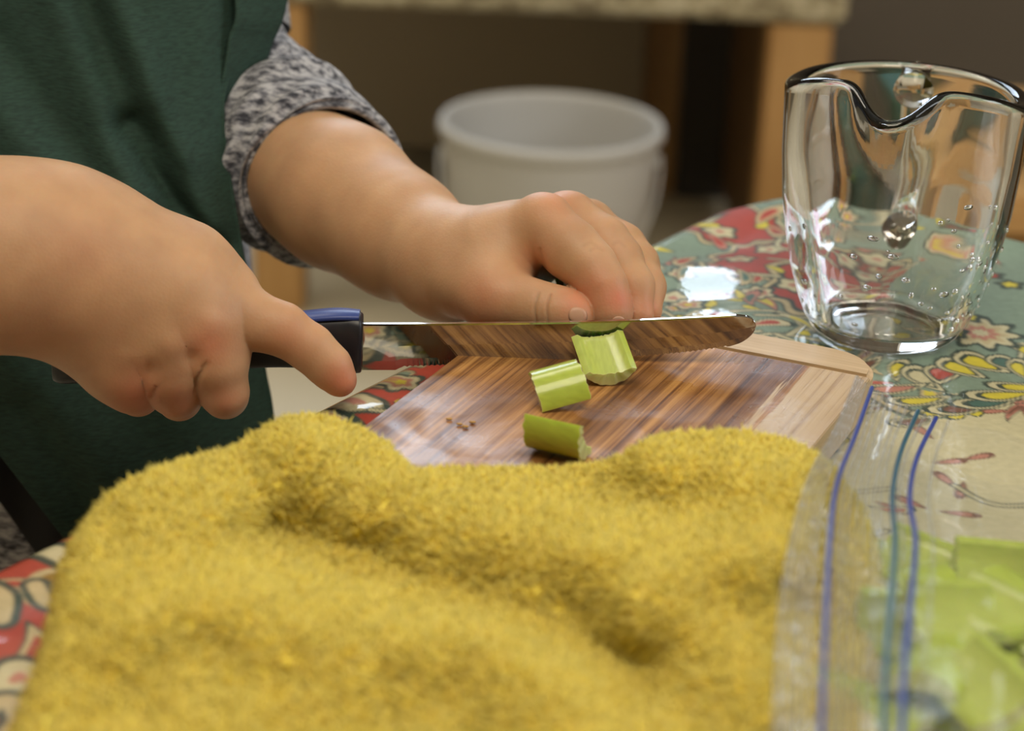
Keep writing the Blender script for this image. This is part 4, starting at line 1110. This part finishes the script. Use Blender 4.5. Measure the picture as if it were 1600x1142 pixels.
# ------------------------------------------------------------------ zip bag with cut celery
bag = empty('zip_bag', tuple(onZ(1480, 900, ZT))); tag(bag, 'clear plastic zip bag with blue seal lines, holding cut celery', 'bag')
def film(name, haze=.10, tint=(.975, .98, .985)):
    m = M(name); n = m.n; m.n.remove(m.b)
    t = m.node('ShaderNodeBsdfTransparent'); t.inputs[0].default_value = (*tint, 1)
    g = m.node('ShaderNodeBsdfGlossy'); g.inputs['Roughness'].default_value = .10; g.inputs[0].default_value = (1, 1, 1, 1)
    d = m.node('ShaderNodeBsdfTranslucent'); d.inputs[0].default_value = (.9, .9, .92, 1)
    d2 = m.node('ShaderNodeBsdfDiffuse'); d2.inputs[0].default_value = (.9, .9, .92, 1)
    a0 = m.node('ShaderNodeAddShader'); m0 = m.node('ShaderNodeMixShader'); m0.inputs[0].default_value = .5
    m.link(d.outputs[0], m0.inputs[1]); m.link(d2.outputs[0], m0.inputs[2])
    m1 = m.node('ShaderNodeMixShader'); m1.inputs[0].default_value = haze; m.link(t.outputs[0], m1.inputs[1]); m.link(m0.outputs[0], m1.inputs[2])
    fr = m.node('ShaderNodeLayerWeight'); fr.inputs[0].default_value = .25
    pw = m.node('ShaderNodeMath', operation='POWER'); pw.inputs[1].default_value = 3; m.link(fr.outputs['Facing'], pw.inputs[0])
    mu = m.node('ShaderNodeMath', operation='MULTIPLY_ADD'); mu.inputs[1].default_value = .3; mu.inputs[2].default_value = .035; mu.use_clamp = True; m.link(pw.outputs[0], mu.inputs[0])
    bp_ = m.node('ShaderNodeBump'); bp_.inputs['Strength'].default_value = .9; bp_.inputs['Distance'].default_value = .006
    m.link(m.noise(m.coord(), 45, 3, .5, 1.5), bp_.inputs['Height']); m.link(bp_.outputs[0], g.inputs['Normal'])
    m2 = m.node('ShaderNodeMixShader'); m.link(mu.outputs[0], m2.inputs[0]); m.link(m1.outputs[0], m2.inputs[1]); m.link(g.outputs[0], m2.inputs[2])
    m.link(m2.outputs[0], m.out.inputs[0]); return m.m
mat_film = film('clear_bag_film', .04); mat_rib = film('zip_rib_film', .12, (.90, .91, .93))
# columns of the top sheet: (px,py,height above the cloth) from the far side down to the near side
colsC = [
 [(1338, 590, .022), (1306, 668, .034), (1262, 750, .050), (1234, 850, .056), (1218, 950, .056), (1211, 1060, .058), (1206, 1250, .058)],
 [(1362, 608, .022), (1335, 685, .034), (1307, 760, .050), (1296, 850, .056), (1291, 950, .057), (1286, 1060, .058), (1278, 1250, .058)],
 [(1396, 626, .021), (1372, 698, .032), (1352, 770, .044), (1346, 850, .050), (1340, 950, .053), (1335, 1060, .053), (1330, 1250, .053)],
 [(1434, 645, .020), (1406, 712, .031), (1394, 780, .044), (1398, 850, .051), (1391, 950, .055), (1382, 1060, .055), (1377, 1250, .055)],
 [(1462, 656, .020), (1431, 722, .030), (1421, 785, .043), (1430, 850, .051), (1422, 950, .056), (1412, 1060, .057), (1406, 1250, .057)],
 [(1505, 664, .024), (1490, 735, .030), (1485, 800, .042), (1490, 870, .052), (1488, 960, .058), (1480, 1060, .060), (1474, 1250, .060)],
 [(1565, 675, .026), (1558, 750, .030), (1555, 820, .040), (1560, 890, .050), (1560, 970, .056), (1556, 1080, .060), (1550, 1250, .060)],
 [(1640, 700, .020), (1640, 770, .026), (1640, 840, .034), (1645, 910, .044), (1650, 990, .050), (1650, 1090, .054), (1650, 1250, .055)],
 [(1740, 730, .010), (1750, 800, .014), (1760, 880, .020), (1770, 950, .028), (1780, 1030, .032), (1790, 1120, .036), (1800, 1270, .036)]]
NBV, NBU = 90, 96
cc_ = np.array([cr(c_, NBV) for c_ in colsC])          # ncol x NBV x 3
gridc = np.array([cr(cc_[:, j], NBU) for j in range(NBV)])  # NBV x NBU x 3
def bagpt(px, py, h, ridge=True):
    return onZ(px, py, ZT + h)
V = []
for j in range(NBV):
    for i in range(NBU):
        px, py, h = gridc[j, i]; u_ = i/(NBU-1)
        k_ = max(0, (u_ - .5)/.5)
        h += k_*(.0035*noise.noise(Vector((px*.02, py*.008, 2))) + .002*noise.noise(Vector((px*.05, py*.03, 4))))
        V.append(bagpt(px, py, h))
Vt = np.array(V)
link('top_film', mesh('top_film', Vt, gridfaces(NBU, NBV)), mat_film, bag)
# under sheet: a little out beyond the mouth, then lying on towel, board and cloth
V = []
for j in range(NBV):
    for i in range(NBU):
        px, py, h = gridc[j, i]; u_ = i/(NBU-1)
        sh_ = 30*(1-u_)*math.sin(min(1, j/NBV*1.3)*math.pi/2)
        drop_ = min(1, u_*1.7)
        p = bagpt(px, py, h); 
        drop_ = min(1, max(0, (u_-.13)*6)); z_ = (ZT + h - .005)*(1-drop_) + (ZT + .007)*drop_
        if u_ < .5: z_ = max(z_, ZB + .004)
        V.append(np.array([p[0] + .004*(1-u_), p[1] + .004*(1-u_), z_]))
link('under_film', mesh('under_film', np.array(V), gridfaces(NBU, NBV)), mat_film, bag)
# zip ribs and coloured seal lines run along the mouth
colcurves = np.array([cr(cc_[:, j], 241) for j in range(NBV)])
def rib(colpos, rad, mat, name, label=None, dz=.0006):
    i = int(round(colpos/8*240)); pts = np.array([onZ(*(colcurves[j, i][:2]), ZT + colcurves[j, i][2]) + np.array([0, 0, dz]) for j in range(NBV)])
    V, Fc = tube_mesh(pts, rad, 8); o = link(name, mesh(name, V, Fc), mat, bag)
    if label: o['label'] = label
    return o
m = M('blue_seal', (.03, .07, .42), .3, Transmission_Weight=.25); mat_blue = m.m
m = M('green_blue_seal', (.02, .13, .22), .3, Transmission_Weight=.25); mat_gb = m.m
rib(1.0, .00075, mat_blue, 'seal_line', 'blue seal line nearest the bag mouth')
rib(3.0, .0008, mat_gb, 'seal_line', 'green-blue middle seal line')
rib(4.0, .0008, mat_blue, 'seal_line', 'blue inner seal line')
for c_ in (.02, .18, .34, .5, .68, 1.3, 1.55, 1.8, 2.05, 2.3, 2.55, 3.4, 4.5): rib(c_, .00055, mat_rib, 'zip_rib')
# celery in the bag
cm = [celery_mesh(.024, .0125, R(125), .0055, 11), celery_mesh(.018, .0115, R(115), .005, 12), celery_mesh(.030, .0125, R(120), .0055, 13)]
spots = [(1345, 950, 0, 30, 160, 1), (1350, 1010, 0, -50, 20, 2), (1340, 1080, 0, 70, 150, 0), (1380, 1000, .014, 10, 60, 1), (1360, 1120, .012, -30, 170, 2), (1385, 900, 0, 65, 20, 1), (1400, 935, 0, 40, 150, 0), (1450, 905, .0, -30, 20, 2), (1500, 960, .004, 60, 160, 1), (1545, 920, 0, 10, 40, 0), (1590, 980, .0, -50, 200, 2), (1440, 1010, .004, 20, 170, 1), (1500, 1040, 0, -70, 30, 2), (1560, 1050, .008, 35, 120, 0),
         (1410, 1080, 0, 80, 10, 0), (1470, 1110, .008, -20, 180, 1), (1540, 1130, .004, 50, 60, 2), (1600, 1100, 0, 0, 200, 0), (1620, 910, 0, 75, 90, 1), (1480, 985, .020, 15, 30, 0), (1570, 985, .019, -35, 10, 2), (1450, 1060, .020, 65, 170, 2), (1530, 1090, .021, -60, 20, 0)]
labs = ['leftmost under the blue line', 'left under the blue line', 'near left under the blue line', 'upper left between the lines', 'nearest left between the lines', 'farthest between the lines', 'far left', 'far left upper', 'middle', 'far middle', 'right', 'left', 'near middle', 'right of the middle', 'near left', 'near left upper', 'near', 'near right', 'far right', 'upper middle', 'upper right', 'upper left', 'upper near']
for (px, py, dz, yw, rl, k), lb in zip(spots, labs):
    p = onZ(px, py, ZT + .012 + dz); o = place('celery_piece', cm[k] , p, R(yw), R(8), R(rl), True, ZT + .009 + dz)
    tag(o, f'blurred cut celery piece inside the zip bag, {lb}', 'celery', 'celery pieces in the bag')
